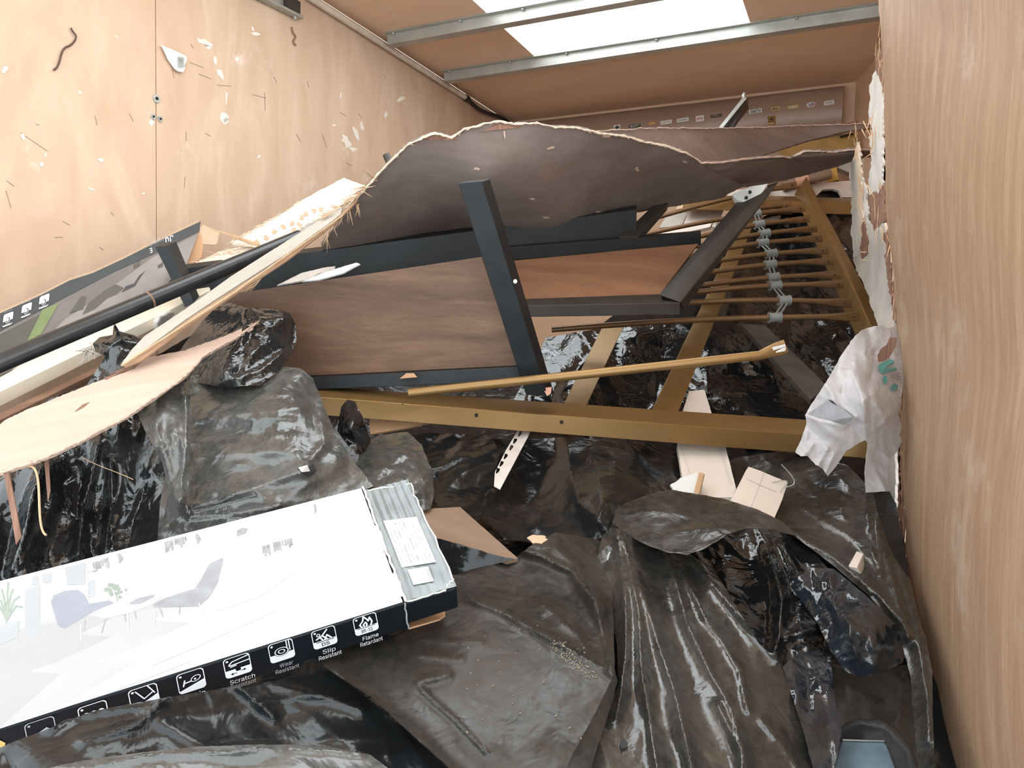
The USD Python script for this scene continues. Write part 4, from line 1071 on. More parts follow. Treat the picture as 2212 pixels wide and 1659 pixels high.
sheet('flat dusty board wrapped in black polythene at the bottom centre, its corner pointing right',
      [(640, 1390), (720, 1330), (900, 1262), (1000, 1232), (1112, 1206), (1150, 1176), (1200, 1150), (1262, 1160), (1312, 1168), (1322, 1240), (1326, 1380), (1329, 1452), (1300, 1512), (1262, 1584), (1206, 1690), (1004, 1690), (900, 1596), (800, 1506), (700, 1440)],
      [(640, 1390, 1.17), (900, 1262, 1.37), (1112, 1206, 1.47), (1200, 1150, 1.53), (1312, 1168, 1.6), (1290, 1290, 1.36), (1329, 1452, 1.10), (1206, 1690, 0.93), (1004, 1690, 0.94), (900, 1596, 1.0), (700, 1440, 1.12), (1050, 1450, 1.09), (1050, 1330, 1.24)],
      'pl_front', [(101, 26, 20, 40, 0.006, 120, 4), (102, 50, 30, 60, 0.0025, 30, 2)],
      [([(1080, 1168), (1170, 1200), (1235, 1232), (1280, 1300), (1322, 1440)], 0.0578, 9), ([(1105, 1166), (1200, 1186), (1250, 1225), (1300, 1320)], 0.0442, 9), ([(1012, 1290), (1100, 1330), (1190, 1376), (1322, 1456)], 0.0272, 8), ([(900, 1376), (960, 1380), (1040, 1384)], 0.0136, 7), ([(905, 1412), (1000, 1424)], 0.0136, 7), ([(905, 1470), (970, 1455)], 0.0204, 7), ([(908, 1482), (980, 1556), (1050, 1626)], 0.0102, 3), ([(720, 1446), (800, 1506), (900, 1594), (1000, 1686)], 0.0272, 12), ([(1170, 1300), (1250, 1370), (1290, 1430)], 0.0238, 14)],
      step=5, extra=side, name='wrapped_board', cat_='wrapped board')

# right: drape and bags
sheet('black polythene with a dark hollow behind the long right-hand folds',
      [(1480, 1190), (1560, 1150), (1620, 1130), (1720, 1146), (1790, 1230), (1806, 1400), (1770, 1490), (1830, 1690), (1740, 1690), (1680, 1530), (1620, 1410), (1550, 1290)],
      [(1480, 1190, 1.66), (1620, 1130, 1.74), (1720, 1146, 1.72), (1790, 1230, 1.56), (1806, 1400, 1.42), (1830, 1690, 1.2), (1740, 1690, 1.18), (1620, 1410, 1.4), (1690, 1300, 1.52)],
      'pl_bag', [(111, 40, 70, 20, 0.03, 90), (112, 70, 60, 60, 0.012, 35, 1.5)], [([(1654, 1190), (1668, 1230), (1686, 1290), (1680, 1400)], 0.045, 9), ([(1690, 1180), (1722, 1240), (1728, 1270)], 0.03, 8), ([(1700, 1375), (1760, 1360)], 0.03, 9)], step=5)
def pierced(t, df, dsp):
    bs = lambda u, v: df(u, v) + dsp(u, v)
    for s in ([(1338, 1604), (1350, 1598), (1357, 1606), (1354, 1614), (1342, 1618)], [(1388, 1462), (1396, 1466), (1398, 1474), (1390, 1470)], [(1402, 1272), (1410, 1276), (1404, 1282)]):
        t.add('torn_hole', on(Polygon(s), bs, 0.004, 0), 'ink_black', False)


sheet('long black polythene sheet hanging in radiating folds at the bottom right',
      [(1322, 1132), (1360, 1150), (1420, 1180), (1486, 1196), (1540, 1225), (1590, 1310), (1640, 1392), (1684, 1432), (1732, 1560), (1786, 1690), (1244, 1690), (1300, 1580), (1336, 1476), (1332, 1390), (1306, 1270), (1290, 1206), (1300, 1160)],
      [(1322, 1132, 1.62), (1486, 1196, 1.53), (1590, 1310, 1.36), (1684, 1432, 1.24), (1786, 1690, 1.08), (1244, 1690, 1.0), (1336, 1476, 1.17), (1290, 1206, 1.52), (1500, 1450, 1.2), (1400, 1300, 1.36), (1500, 1690, 1.0)],
      'pl_right', [(121, 30, 68, 7, 0.012, 150, 2.5), (122, 40, 60, 50, 0.005, 40, 1.5)],
      [([(1330, 1150), (1348, 1300), (1352, 1420), (1330, 1560)], 0.040, 9), ([(1340, 1150), (1378, 1320), (1392, 1480), (1420, 1690)], 0.030, 9), ([(1345, 1160), (1413, 1360), (1455, 1488), (1500, 1690)], 0.030, 10), ([(1440, 1190), (1481, 1347), (1580, 1531), (1628, 1690)], 0.030, 9), ([(1470, 1230), (1524, 1343), (1570, 1400), (1600, 1450), (1616, 1530)], 0.026, 7),
       ([(1490, 1206), (1588, 1322), (1682, 1428)], 0.028, 9), ([(1550, 1520), (1600, 1620), (1612, 1690)], 0.02, 7), ([(1640, 1548), (1720, 1660)], 0.016, 8), ([(1300, 1190), (1326, 1160)], 0.04, 10)], step=5, extra=pierced)
sheet('curling leaf-shaped polythene flap lifted above the long right-hand folds',
      [(1322, 1132), (1330, 1104), (1350, 1088), (1400, 1068), (1450, 1058), (1560, 1076), (1640, 1102), (1690, 1126), (1722, 1158), (1660, 1144), (1612, 1141), (1572, 1154), (1524, 1184), (1486, 1198), (1440, 1193), (1390, 1174)],
      [(1322, 1132, 1.58), (1400, 1068, 1.68), (1560, 1076, 1.70), (1722, 1158, 1.6), (1612, 1141, 1.5), (1486, 1198, 1.40), (1390, 1174, 1.47), (1500, 1130, 1.53)],
      'pl_right', [(131, 30, -8, 14, 0.008, 90), (132, 40, 10, 50, 0.004, 26, 1.5)], [([(1335, 1112), (1400, 1100), (1520, 1112)], 0.01, 7), ([(1450, 1152), (1540, 1138)], 0.012, 7), ([(1560, 1090), (1650, 1118)], 0.012, 6)], step=4, thick=0.001)
sheet('black polythene draped down the right wall, from the carrier bag to the bottom edge',
      [(1586, 990), (1700, 972), (1830, 1004), (1886, 1060), (1896, 1110), (1930, 1200), (1968, 1256), (1984, 1330), (2002, 1384), (2014, 1450), (2018, 1690), (1986, 1690), (1974, 1560), (1966, 1460), (1940, 1360), (1880, 1290), (1800, 1222), (1720, 1160), (1640, 1108), (1560, 1080), (1500, 1054), (1540, 1015)],
      [(1586, 990, 2.16), (1830, 1004, 1.95), (1720, 1160, 1.66), (1800, 1222, 1.57), (1896, 1110, 1.76), (1968, 1256, 1.56), (2002, 1384, 1.36), (2018, 1690, 1.06), (1986, 1690, 1.1), (1966, 1460, 1.28), (1880, 1290, 1.48), (1560, 1080, 1.95), (1500, 1054, 2.02), (1760, 1080, 1.86)],
      'pl_right', [(141, 36, 40, 25, 0.02, 90), (142, 70, 60, 50, 0.008, 34, 1.5)], [([(1700, 1140), (1800, 1206), (1900, 1284), (1964, 1370)], 0.03, 10), ([(1740, 1100), (1830, 1150), (1880, 1190)], 0.02, 8), ([(1890, 1070), (1910, 1200), (1960, 1370)], 0.026, 8), ([(1940, 1220), (1966, 1300), (1990, 1380), (1960, 1378)], 0.022, 7), ([(1880, 1180), (1900, 1240), (1888, 1120)], 0.02, 8), ([(1985, 1390), (1998, 1500), (2000, 1600)], 0.02, 10)], step=5)
sheet('small shiny blue-black bag wedged at the right under the sloping fold',
      [(1706, 1262), (1750, 1226), (1800, 1228), (1870, 1284), (1936, 1350), (1962, 1396), (1950, 1432), (1900, 1456), (1856, 1462), (1826, 1450), (1796, 1410), (1764, 1344)],
      [(1706, 1262, 1.5), (1800, 1228, 1.52), (1936, 1350, 1.38), (1950, 1432, 1.34), (1856, 1462, 1.32), (1764, 1344, 1.42), (1850, 1370, 1.31)],
      'pl_blue', [(151, 40, 70, 25, 0.02, 60), (152, 90, 60, 60, 0.010, 26, 1.5)], [([(1796, 1250), (1806, 1330), (1790, 1340)], 0.016, 7), ([(1830, 1330), (1850, 1420)], 0.02, 8)], step=4, name='plastic_bag', cat_='plastic bag')
sheet('brown dusty polythene hanging at the bottom right behind the blue-grey box',
      [(1786, 1436), (1840, 1452), (1960, 1436), (1974, 1540), (1992, 1690), (1770, 1690), (1756, 1560)],
      [(1786, 1436, 1.42), (1960, 1436, 1.4), (1992, 1690, 1.2), (1770, 1690, 1.24)],
      'pl_front', [(161, 14, 80, 30, 0.012, 80)], step=7)
sheet('narrow bluish polythene strip hanging left of the blue-grey box',
      [(1690, 1440), (1724, 1410), (1770, 1402), (1796, 1440), (1806, 1520), (1818, 1580), (1796, 1690), (1766, 1690), (1740, 1600), (1716, 1520)],
      [(1690, 1440, 1.27), (1770, 1402, 1.36), (1818, 1580, 1.16), (1796, 1690, 1.08), (1740, 1600, 1.13)],
      'pl_blue', [(171, 20, 80, 14, 0.016, 80), (172, 20, 50, 60, 0.008, 26)], step=5)

# bottom left
sheet('dark polythene sheet creased along the lower edge of the front carton',
      [(-80, 1700), (-80, 1650), (20, 1606), (110, 1572), (140, 1556), (210, 1534), (300, 1517), (344, 1509), (440, 1494), (480, 1486), (560, 1476), (650, 1462), (712, 1450), (800, 1512), (880, 1584), (1010, 1700)],
      [(-80, 1700, 0.83), (20, 1606, 0.86), (140, 1556, 0.91), (344, 1509, 0.98), (560, 1464, 1.07), (712, 1448, 1.13), (1010, 1700, 0.98), (400, 1600, 0.93), (200, 1650, 0.84), (700, 1600, 1.03)],
      'pl_dark', [(181, 26, 10, 25, 0.014, 130, 3), (182, 40, 20, 50, 0.005, 44, 2)], [([(110, 1574), (210, 1536), (344, 1511)], 0.012, 9), ([(344, 1511), (420, 1490), (560, 1480)], 0.014, 7), ([(346, 1512), (300, 1560), (180, 1600)], 0.018, 10), ([(490, 1462), (540, 1500), (592, 1546)], 0.016, 9), ([(580, 1476), (680, 1502), (780, 1530)], 0.014, 9), ([(560, 1520), (620, 1510), (720, 1500)], 0.012, 8)], step=6)
sheet('lowest dusty polythene fold with a pale edge at the bottom left corner',
      [(40, 1710), (80, 1664), (180, 1642), (300, 1626), (430, 1613), (560, 1608), (700, 1610), (800, 1630), (840, 1660), (880, 1710)],
      [(40, 1710, 0.80), (180, 1642, 0.83), (560, 1608, 0.90), (800, 1630, 0.93), (880, 1710, 0.90), (500, 1700, 0.82)],
      'pl_grey', [(191, 16, 0, 15, 0.008, 120, 3)], [([(80, 1672), (300, 1634), (560, 1616), (780, 1630)], 0.014, 8)], step=6)

# ------------------------------------------------------------------ broken boards and sheets of the load
def board(name, label, cat_, px, ctrl, m, thick, amp=0.0, step=10, edges=None, disp=None, group=None):
    r_ = np.random.default_rng(int(px[0][0] * 7 + px[0][1]))
    t = Thing(name, label, cat_, group)
    df = ctrl if callable(ctrl) else depth_of(ctrl)
    t.add('board', surf(jagged(px, step * 0.7, amp, r_, True) if amp else px, df, step, thick, disp), m, 25)
    if edges:
        edges(t, df, r_)
    t.done()
    return df


def fringe(t, df, r_, line, n, ln, m='splinter', rad=0.0012, ang=None, back=0.004, lab=None, spread=28):
    """A torn edge: loose fibres standing out along a broken line."""
    line = np.array(line, float)
    seg = np.linalg.norm(np.diff(line, axis=0), axis=1)
    cs = np.r_[0, np.cumsum(seg)]
    out = []
    for _ in range(n):
        s = r_.uniform(0, cs[-1])
        i = min(np.searchsorted(cs, s, 'right') - 1, len(seg) - 1)
        k = (s - cs[i]) / seg[i]
        p = line[i] * (1 - k) + line[i + 1] * k + r_.normal(0, 1.2, 2)
        a = (math.degrees(math.atan2(*(line[i + 1] - line[i])[::-1])) if ang is None else ang) + r_.normal(0, spread) + r_.choice([0, 180], p=[0.75, 0.25])
        L = r_.uniform(0.3, 1) * ln
        q = p + L * np.array([math.cos(math.radians(a)), math.sin(math.radians(a))])
        d = float(df(*p)) - back
        out.append(needle(P(*p, d), P(*q, d + r_.uniform(-0.01, 0.004)), r_.uniform(0.6, 1.3) * rad))
    t.add('torn_fibres', cat(*out), m, 40, kind='stuff', label=lab or 'pale splintered fibres along the torn edge')


def ribbon(t, df, r_, line, w, m='splinter_pale', off=0.006, name='broken_edge'):
    """The light core of the board showing along its broken edge."""
    p = jagged(line, 6, 1.0, r_)
    rad = np.array([w * r_.uniform(0.5, 1.4) for _ in p])
    d = df(p[:, 0], p[:, 1]) - off
    t.add(name, tube(P(p[:, 0], p[:, 1], d), rad, 6), m, 40, label='bright broken edge')


crest = [(772, 428), (800, 398), (818, 376), (840, 352), (880, 314), (914, 296), (940, 288), (975, 297), (1000, 281), (1040, 268), (1080, 262), (1110, 268), (1160, 266), (1200, 275), (1250, 276), (1300, 290), (1350, 294), (1400, 309), (1440, 316), (1480, 330), (1508, 346), (1515, 353)]
tear = [(1515, 353), (1560, 351), (1640, 341), (1690, 338), (1710, 342), (1740, 326), (1800, 328), (1850, 323), (1890, 324)]
low_ = [(1889, 338), (1850, 346), (1790, 366), (1700, 390), (1600, 406), (1560, 428), (1490, 440), (1420, 452), (1300, 470), (1200, 492), (1100, 506), (1000, 502), (860, 532), (707, 562), (694, 530), (735, 476)]


def big_edges(t, df, r_):
    ribbon(t, df, r_, crest, 0.0030)
    ribbon(t, df, r_, tear, 0.0030, 'pink_strip')
    fringe(t, df, r_, crest[:6], 60, 12, rad=0.0010)
    fringe(t, df, r_, crest[6:], 60, 9, 'splinter_pale', rad=0.0009)
    fringe(t, df, r_, [(790, 402), (770, 424), (735, 450), (705, 470)], 50, 40, rad=0.0013, ang=165, spread=22, back=0.012)
    fringe(t, df, r_, [(775, 440), (720, 486), (706, 520)], 24, 34, 'splinter', rad=0.0012, ang=100, spread=14)
    ch = [(1310, 292, 28, 12, 5), (990, 290, 16, 8, 0), (1090, 290, 6, 22, -10), (1190, 320, 22, 9, -10), (1376, 366, 10, 14, 0), (1150, 430, 18, 6, 0), (1293, 460, 14, 20, 0), (1180, 470, 20, 8, 10), (1030, 364, 18, 9, 0), (1480, 350, 16, 10, 20), (1420, 300, 12, 6, 0)]
    for c in ch:
        t.add('chipped_spot', on(scuff(*c), df, 0.003, 0), 'pink_strip', False, label='chip of bare wood in the grey face')
    t.add('peeled_ply', on(Polygon([(914, 300), (940, 292), (975, 299), (1000, 285), (1080, 268), (1130, 268), (1120, 276), (1040, 284), (985, 303), (930, 303)]), df, 0.002, 0), 'torn_brown', False, label='brown ply where the grey veneer peeled off')
    t.add('peeled_ply', on(Polygon([(1515, 354), (1600, 350), (1700, 342), (1740, 330), (1886, 328), (1886, 338), (1840, 346), (1780, 366), (1700, 386), (1600, 398), (1545, 372)]), df, 0.002, 0), 'sheet_under2', False)


board('plywood_sheet', 'big torn plywood sheet bent over the load, its grey underside facing the camera', 'plywood sheet', crest + tear[1:] + low_,
      [(914, 296, 1.93), (1080, 262, 1.95), (1300, 290, 2.06), (840, 352, 1.97), (772, 428, 2.03), (700, 520, 2.18), (707, 562, 2.26), (860, 525, 2.34), (1000, 490, 2.38), (1200, 492, 2.36), (1440, 440, 2.62), (1790, 366, 2.84), (1890, 330, 2.72), (1515, 353, 2.36), (1050, 390, 2.02), (1250, 390, 2.2), (1700, 350, 2.72)],
      'sheet_under', 0.009, 0.8, 10, big_edges)


def ledge2(t, df, r_):
    ribbon(t, df, r_, [(1280, 284), (1400, 277), (1540, 277), (1660, 275), (1700, 272), (1780, 270), (1896, 267)], 0.0018, 'pink_strip')


board('plywood_sheet', 'smaller dark plywood layer behind the big torn sheet, pointed at its right end', 'plywood sheet',
      [(1276, 284), (1400, 277), (1540, 277), (1660, 275), (1700, 272), (1780, 270), (1896, 267), (1893, 275), (1820, 285), (1760, 300), (1700, 318), (1640, 338), (1560, 356), (1500, 356), (1420, 320), (1340, 300)],
      [(1276, 284, 2.3), (1540, 277, 2.62), (1896, 267, 2.86), (1760, 300, 2.86), (1640, 338, 2.72), (1515, 356, 2.5)], 'sheet_under2', 0.009, 0.5, 9, ledge2)


def strip_edges(t, df, r_):
    lo = [(552, 700), (512, 728), (440, 768), (400, 812), (330, 862), (270, 902), (170, 955), (100, 988), (0, 1022)]
    ribbon(t, df, r_, lo, 0.0024, 'pink_strip')
    fringe(t, df, r_, lo, 110, 14, 'pink_strip', 0.0011, spread=14)
    fringe(t, df, r_, [(555, 697), (535, 706)], 16, 14, 'splinter', 0.0010, ang=-30, spread=14)
    t.add('split', on(unary_union([Polygon([(235, 808), (260, 798), (310, 772), (322, 764), (300, 780), (262, 801)]), Polygon([(160, 890), (178, 874), (194, 868), (180, 880)]), Polygon([(222, 818), (300, 784), (296, 788), (230, 820)])]), df, 0.0015, 0), 'torn_brown', False, label='dark splits along the grain')


board('plywood_strip', 'long splintered pink plywood strip pointing up from the left edge, on the black bags', 'plywood strip',
      [(-90, 965), (0, 916), (10, 908), (60, 884), (130, 856), (200, 828), (290, 797), (320, 772), (400, 756), (470, 732), (552, 697), (545, 708), (512, 728), (440, 768), (400, 812), (330, 862), (270, 902), (170, 955), (100, 988), (0, 1022), (-90, 1062)],
      [(-90, 965, 1.40), (0, 1022, 1.30), (270, 902, 1.46), (290, 797, 1.62), (552, 697, 1.84), (400, 812, 1.60), (100, 870, 1.52)], 'pink_strip', 0.006, 0.7, 8, strip_edges)


def plank_core(t, df, r_):
    lo = [(262, 786), (268, 776), (304, 764), (400, 694), (500, 628), (620, 552), (722, 476), (770, 430), (770, 436), (724, 482), (620, 562), (500, 640), (400, 708), (306, 778), (270, 792)]
    t.add('tongue_edge', surf(lo, plus(df, 0.004), 8, 0.004), 'laminate_core', 25, label='brown tongue edge of the plank')
    t.add('tongue_edge', tube([P(262, 790, float(df(262, 790)) - 0.006), P(500, 636, float(df(500, 636)) - 0.006), P(740, 466, float(df(740, 466)) - 0.006)], 0.0022, 6), 'splinter', True)
    fringe(t, df, r_, [(700, 470), (745, 440), (775, 420)], 34, 28, 'splinter', 0.0012, ang=160, spread=26, back=0.014)


board('laminate_plank', 'long narrow grey laminate plank slanting across in front of the black pipe', 'plank',
      [(262, 786), (284, 756), (312, 726), (400, 668), (500, 596), (620, 520), (700, 470), (728, 452), (740, 446), (736, 462), (722, 474), (620, 548), (500, 624), (400, 690), (304, 762), (270, 784)],
      plane3((262, 786, 1.60), (735, 455, 1.97), (312, 726, 1.66)), 'laminate', 0.008, 0.2, 9, plank_core)

# cream painted timber with a bright top
t = Thing('timber_beam', 'cream painted timber beam lying under the black pipe at the left wall', 'beam')
t.add('beam', beam(P(-120, 902, 1.62), P(-120, 940, 1.635), P(-120, 836, 1.74), P(455, 625, 2.14), P(458, 648, 2.155), P(447, 598, 2.23), 0.003), 'cream')
pb = plane3((345, 690, 2.02), (330, 720, 2.03), (380, 660, 2.08))
t.add('plaster_lump', surf(jagged([(332, 694), (340, 678), (356, 668), (368, 672), (364, 690), (350, 708), (336, 716), (332, 706)], 5, 1.0, RNG, True), plus(pb, -0.01), 4, 0.012, creases(5, (330, 665, 370, 716), 20, 60, 60, 0.012, 14)), 'torn_white', True, label='lump of old plaster')
t.add('nail_cluster', cat(*[needle(P(196 + RNG.normal(0, 7), 752 + RNG.normal(0, 6), 1.80), P(190 + RNG.normal(0, 14), 770 + RNG.normal(0, 8), 1.76), 0.002) for _ in range(16)]), 'torn_grey', True, kind='stuff')
t.done()
t = Thing('wood_plank', 'dark old brown plank just below the cream beam at the left edge', 'plank')
t.add('plank', beam(P(-120, 966, 1.56), P(-120, 1000, 1.57), P(-120, 950, 1.6), P(216, 800, 1.86), P(216, 815, 1.87), P(214, 790, 1.9), 0.002), 'plank_brown')
t.done()


def flakes(t, df, r_):
    fl = []
    for x, y in ((575, 513), (594, 500), (612, 490), (632, 482), (634, 495), (652, 470), (660, 462), (677, 455), (694, 450), (648, 484), (553, 522)):
        fl.append(scuff(x, y, 14, 16, r_.uniform(0, 180)))
    for s in fl:
        t.add('torn_fleck', on(s, df, 0.003, 0), 'red_flake', False, label='reddish fleck where the face layer tore')
    fringe(t, df, r_, [(500, 522), (541, 500), (608, 463), (650, 434)], 70, 16, 'splinter_pale', 0.0012, ang=160, spread=18)
    fringe(t, df, r_, [(554, 530), (620, 507), (700, 466), (770, 430)], 40, 18, 'splinter_pale', 0.0010, ang=160, spread=18)


board('broken_board', 'bright white splintered board standing against the left wall above the black pipe', 'broken board',
      [(500, 524), (541, 500), (575, 480), (608, 463), (650, 434), (700, 406), (743, 384), (787, 401), (782, 416), (772, 432), (700, 466), (640, 500), (620, 507), (590, 522), (554, 530)],
      plane3((743, 384, 2.36), (787, 405, 2.28), (520, 524, 2.26)), 'white_splint', 0.010, 1.0, 8, flakes)
def sl(t, df, r_):
    fringe(t, df, r_, [(410, 576), (480, 545), (560, 530)], 40, 40, 'splinter_pale', 0.0016, ang=-8, spread=8)
    fringe(t, df, r_, [(470, 550), (520, 545)], 12, 44, 'splinter', 0.0016, ang=0, spread=6)


board('broken_board', 'lower pale splinter of board under the white splintered board, beside the upturned carton', 'broken board',
      [(392, 584), (440, 560), (478, 542), (545, 529), (585, 528), (560, 545), (520, 556), (470, 567)], plane3((392, 584, 2.26), (585, 528, 2.24), (478, 542, 2.34)), 'white_splint', 0.006, 0.8, 8, sl)
one('wood_splinter', cat(needle(P(560, 530, 2.22), P(446, 491, 2.30), 0.006), needle(P(572, 533, 2.22), P(500, 506, 2.26), 0.004)), 'splinter', 'brown wood splinter leaning from the white board to the open carton flap', 'splinter')
one('wood_splinter', cat(*[needle(P(a, b, 2.06), P(c, d_, 2.04), 0.003) for a, b, c, d_ in ((508, 632, 545, 606), (516, 634, 562, 604), (526, 633, 556, 612), (540, 630, 566, 600), (520, 628, 540, 604))]), 'splinter', 'bunch of brown splinters on the top edge of the brown table board', 'splinter')
board('white_batten', 'grey-white bent batten behind the top edge of the brown table board, the left one', 'batten', [(598, 616), (650, 590), (700, 578), (724, 575), (722, 582), (690, 590), (664, 604)], plane3((598, 616, 2.05), (724, 575, 2.07), (664, 604, 2.04)), 'torn_grey', 0.004, 0.3, 7)
board('white_batten', 'thin bright white batten behind the top edge of the brown table board, the right one', 'batten', [(652, 608), (700, 588), (770, 567), (778, 570), (740, 590), (690, 604)], plane3((652, 608, 2.04), (770, 567, 2.06), (690, 604, 2.03)), 'paper', 0.004, 0.3, 7)

# ------------------------------------------------------------------ black round pipe
t = Thing('black_pipe', 'black round steel pipe running from the left edge up to the laminate plank', 'pipe')
p0, p1 = P(-140, 842, 1.46), P(648, 512, 2.10)
t.add('pipe', tube(np.linspace(p0, p1, 12), 0.0205, 24), 'pipe', 40)
k = (353 + 140) / 788.0
q0, q1 = p0 * 0.505 + p1 * 0.495, p0 * 0.5 + p1 * 0.5
t.add('seam_ring', tube([q0, q1], 0.0209, 24), 'torn_brown', 40, label='rusty seam ring')
r_ = np.random.default_rng(3)
sp_ = []
for i in range(40):
    f = r_.uniform(0.6, 0.9) if i > 6 else r_.uniform(0.18, 0.45)
    c = p0 * (1 - f) + p1 * f + UP * 0.004 - FW * 0.0203 * r_.uniform(0.9, 1.0) + UP * r_.uniform(-0.006, 0.004)
    s = trimesh.creation.icosphere(0, r_.uniform(0.0008, 0.0022) * (1.6 if i < 4 else 1))
    s.apply_translation(c)
    sp_.append(s)
t.add('paint_speck', cat(*sp_), 'galv', True, kind='stuff', label='chipped paint specks')
t.done()

# ------------------------------------------------------------------ black steel table lying on its side, with wood boards
t = Thing('steel_table', 'overturned black steel frame table with two brown wood boards under the torn plywood', 'table')
t.add('leg', beam(P(1041, 391, 1.72), P(990, 396, 1.735), P(1058, 386, 1.80), P(1183, 856, 1.93), P(1136, 853, 1.945), P(1197, 850, 2.01)), 'steel', label='black square leg in front of the boards')
t.add('leg', beam(P(362, 531, 2.02), P(335, 534, 2.025), P(381, 522, 2.09), P(419, 653, 2.03), P(400, 664, 2.035), P(431, 641, 2.10)), 'steel')
t.add('leg', beam(P(1470, 653, 2.10), P(1424, 636, 2.115), P(1479, 668, 2.17), P(1654, 408, 2.58), P(1600, 426, 2.595), P(1683, 392, 2.66)), 'steel_face', label='slanting leg with a plastic foot')
t.add('rail', beam(P(375, 583, 2.13), P(387, 652, 2.145), P(377, 574, 2.22), P(1375, 452, 2.40), P(1375, 543, 2.42), P(1375, 444, 2.5)), 'steel')
t.add('rail', beam(P(1100, 534, 2.24), P(1100, 562, 2.25), P(1100, 530, 2.3), P(1514, 503, 2.44), P(1514, 530, 2.45), P(1514, 498, 2.5)), 'steel')
t.add('rail', beam(P(1128, 660, 2.0), P(1133, 685, 2.01), P(1121, 646, 2.06), P(1469, 654, 2.10), P(1469, 680, 2.11), P(1428, 635, 2.21)), 'steel_face')
t.add('rail', beam(P(660, 817, 2.0), P(668, 842, 2.0), P(660, 811, 2.07), P(1150, 790, 1.97), P(1160, 822, 1.97), P(1150, 784, 2.04)), 'steel')
t.add('brace', slab([(1338, 513, 2.36), (1378, 512, 2.37), (1444, 437, 2.62), (1416, 439, 2.61)], 0.03), 'steel_face')
t.add('board', slab([(478, 638, 2.03), (1041, 555, 1.955), (1118, 790, 1.985), (548, 818, 2.06)], 0.016), 'panel_wood', label='large brown wood board')
t.add('board', slab([(1104, 562, 2.26), (1509, 526, 2.44), (1424, 638, 2.26), (1118, 650, 2.12)], 0.014), 'panel_wood2', label='reddish brown wood board behind the leg')
t.add('tongue', hexa([P(*a) for a in ((863, 818, 1.96), (902, 815, 1.96), (894, 806, 1.96), (878, 806, 1.96), (863, 818, 1.97), (902, 815, 1.97), (894, 806, 1.97), (878, 806, 1.97))], 0.0005), 'card', False)
cap = t.add('foot_cap', surf(jagged([(1582, 420), (1600, 411), (1626, 402), (1658, 397), (1650, 410), (1636, 428), (1626, 440), (1608, 437), (1590, 431)], 6, 0.4, RNG, True), plus(depth_of([(1582, 420, 2.60), (1658, 397, 2.60), (1626, 440, 2.55), (1608, 437, 2.56)]), -0.02), 5, 0.02), 'white_cap', 40, label='whitish plastic foot cap')
for u, v in ((1620, 415), (1612, 427)):
    m = trimesh.creation.icosphere(2, 0.006)
    m.apply_translation(P(u, v, 2.545))
    t.add('bolt', m, 'steel', True, under=cap)
for u, v, d, r, mm in ((1113, 608, 1.80, 0.0055, 'white_cap'), (1107, 683, 1.872, 0.009, 'steel_face'), (1119, 733, 1.893, 0.006, 'galv'), (1154, 754, 1.905, 0.0035, 'white_cap'), (1547, 556, 2.30, 0.005, 'white_cap')):
    m = trimesh.creation.icosphere(2, r)
    m.apply_scale((1, 0.5, 1))
    m.apply_translation(P(u, v, d))
    t.add('bolt', m, mm, True)
t.add('broken_tip', hexa([P(*a) for a in ((1172, 838, 1.925), (1192, 836, 1.925), (1190, 850, 1.925), (1182, 856, 1.925), (1172, 838, 1.935), (1192, 836, 1.935), (1190, 850, 1.935), (1182, 856, 1.935))], 0.0005), 'red_flake', False, label='bare rusty end of the leg')
t.done()

# ------------------------------------------------------------------ bronze bed frame
fd = lambda v: 1.0 / (0.408 + 0.000403 * (v - 703))
t = Thing('metal_bed', 'bronze painted metal bed frame with round slats lying tilted on the black bags', 'bed frame')
front = t.add('front_rail', beam(P(680, 857, 1.955), P(680, 896, 1.965), P(680, 834, 2.03), P(1915, 953, 2.045), P(1915, 994, 2.055), P(1915, 918, 2.13)), 'gold', label='thick front rail')
FR = plane3((680, 857, 1.955), (1915, 953, 2.045), (680, 896, 1.965))
TP = plane3((680, 857, 1.955), (1915, 953, 2.045), (680, 834, 2.03))
for u, v, r in ((1029, 897, 4.2), (1213, 912, 4.2), (870, 873, 1.5)):
    t.add('bolt_hole', on(Point(u, v).buffer(r), FR, 0.0012, 0), 'hole', False, under=front)
for u, v, r, mm in ((1523, 905, 3.6, 'hole'), (1569, 907, 1.8, 'hole'), (1595, 908, 4.8, 'white_cap'), (1615, 910, 4.6, 'hole')):
    t.add('bolt_hole' if mm == 'hole' else 'screw', on(shapely.affinity.scale(Point(u, v).buffer(r), 1.25, 0.8), TP, 0.0012, 0), mm, False, under=front)
t.add('side_rail', beam(P(1887, 716, 2.42), P(1860, 752, 2.47), P(1930, 738, 2.42), P(1732, 398, 3.52), P(1716, 421, 3.57), P(1742, 382, 3.56)), 'gold', label='side rail by the right wall')
rear = t.add('rear_rail', beam(P(1478, 428, 3.50), P(1474, 452, 3.50), P(1486, 421, 3.60), P(1848, 437, 3.42), P(1846, 464, 3.42), P(1852, 428, 3.52)), 'gold', label='rear rail at the cab end')
RT2 = plane3((1478, 428, 3.5), (1848, 437, 3.42), (1486, 421, 3.6))
t.add('bolt_hole', on(unary_union([shapely.affinity.scale(Point(u, 427).buffer(2), 1.6, 0.7) for u in (1670, 1710, 1745)]), RT2, 0.002, 0), 'hole', False, under=rear)
t.add('cross_bar', beam(P(1302, 705, 2.62), P(1347, 706, 2.63), P(1300, 708, 2.65), P(1212, 884, 2.15), P(1262, 886, 2.16), P(1211, 886, 2.18)), 'gold')
t.add('cross_bar', beam(P(1640, 404, 3.58), P(1660, 404, 3.58), P(1638, 404, 3.62), P(1406, 892, 2.17), P(1464, 893, 2.18), P(1404, 893, 2.2)), 'gold', label='centre bar under the slats')
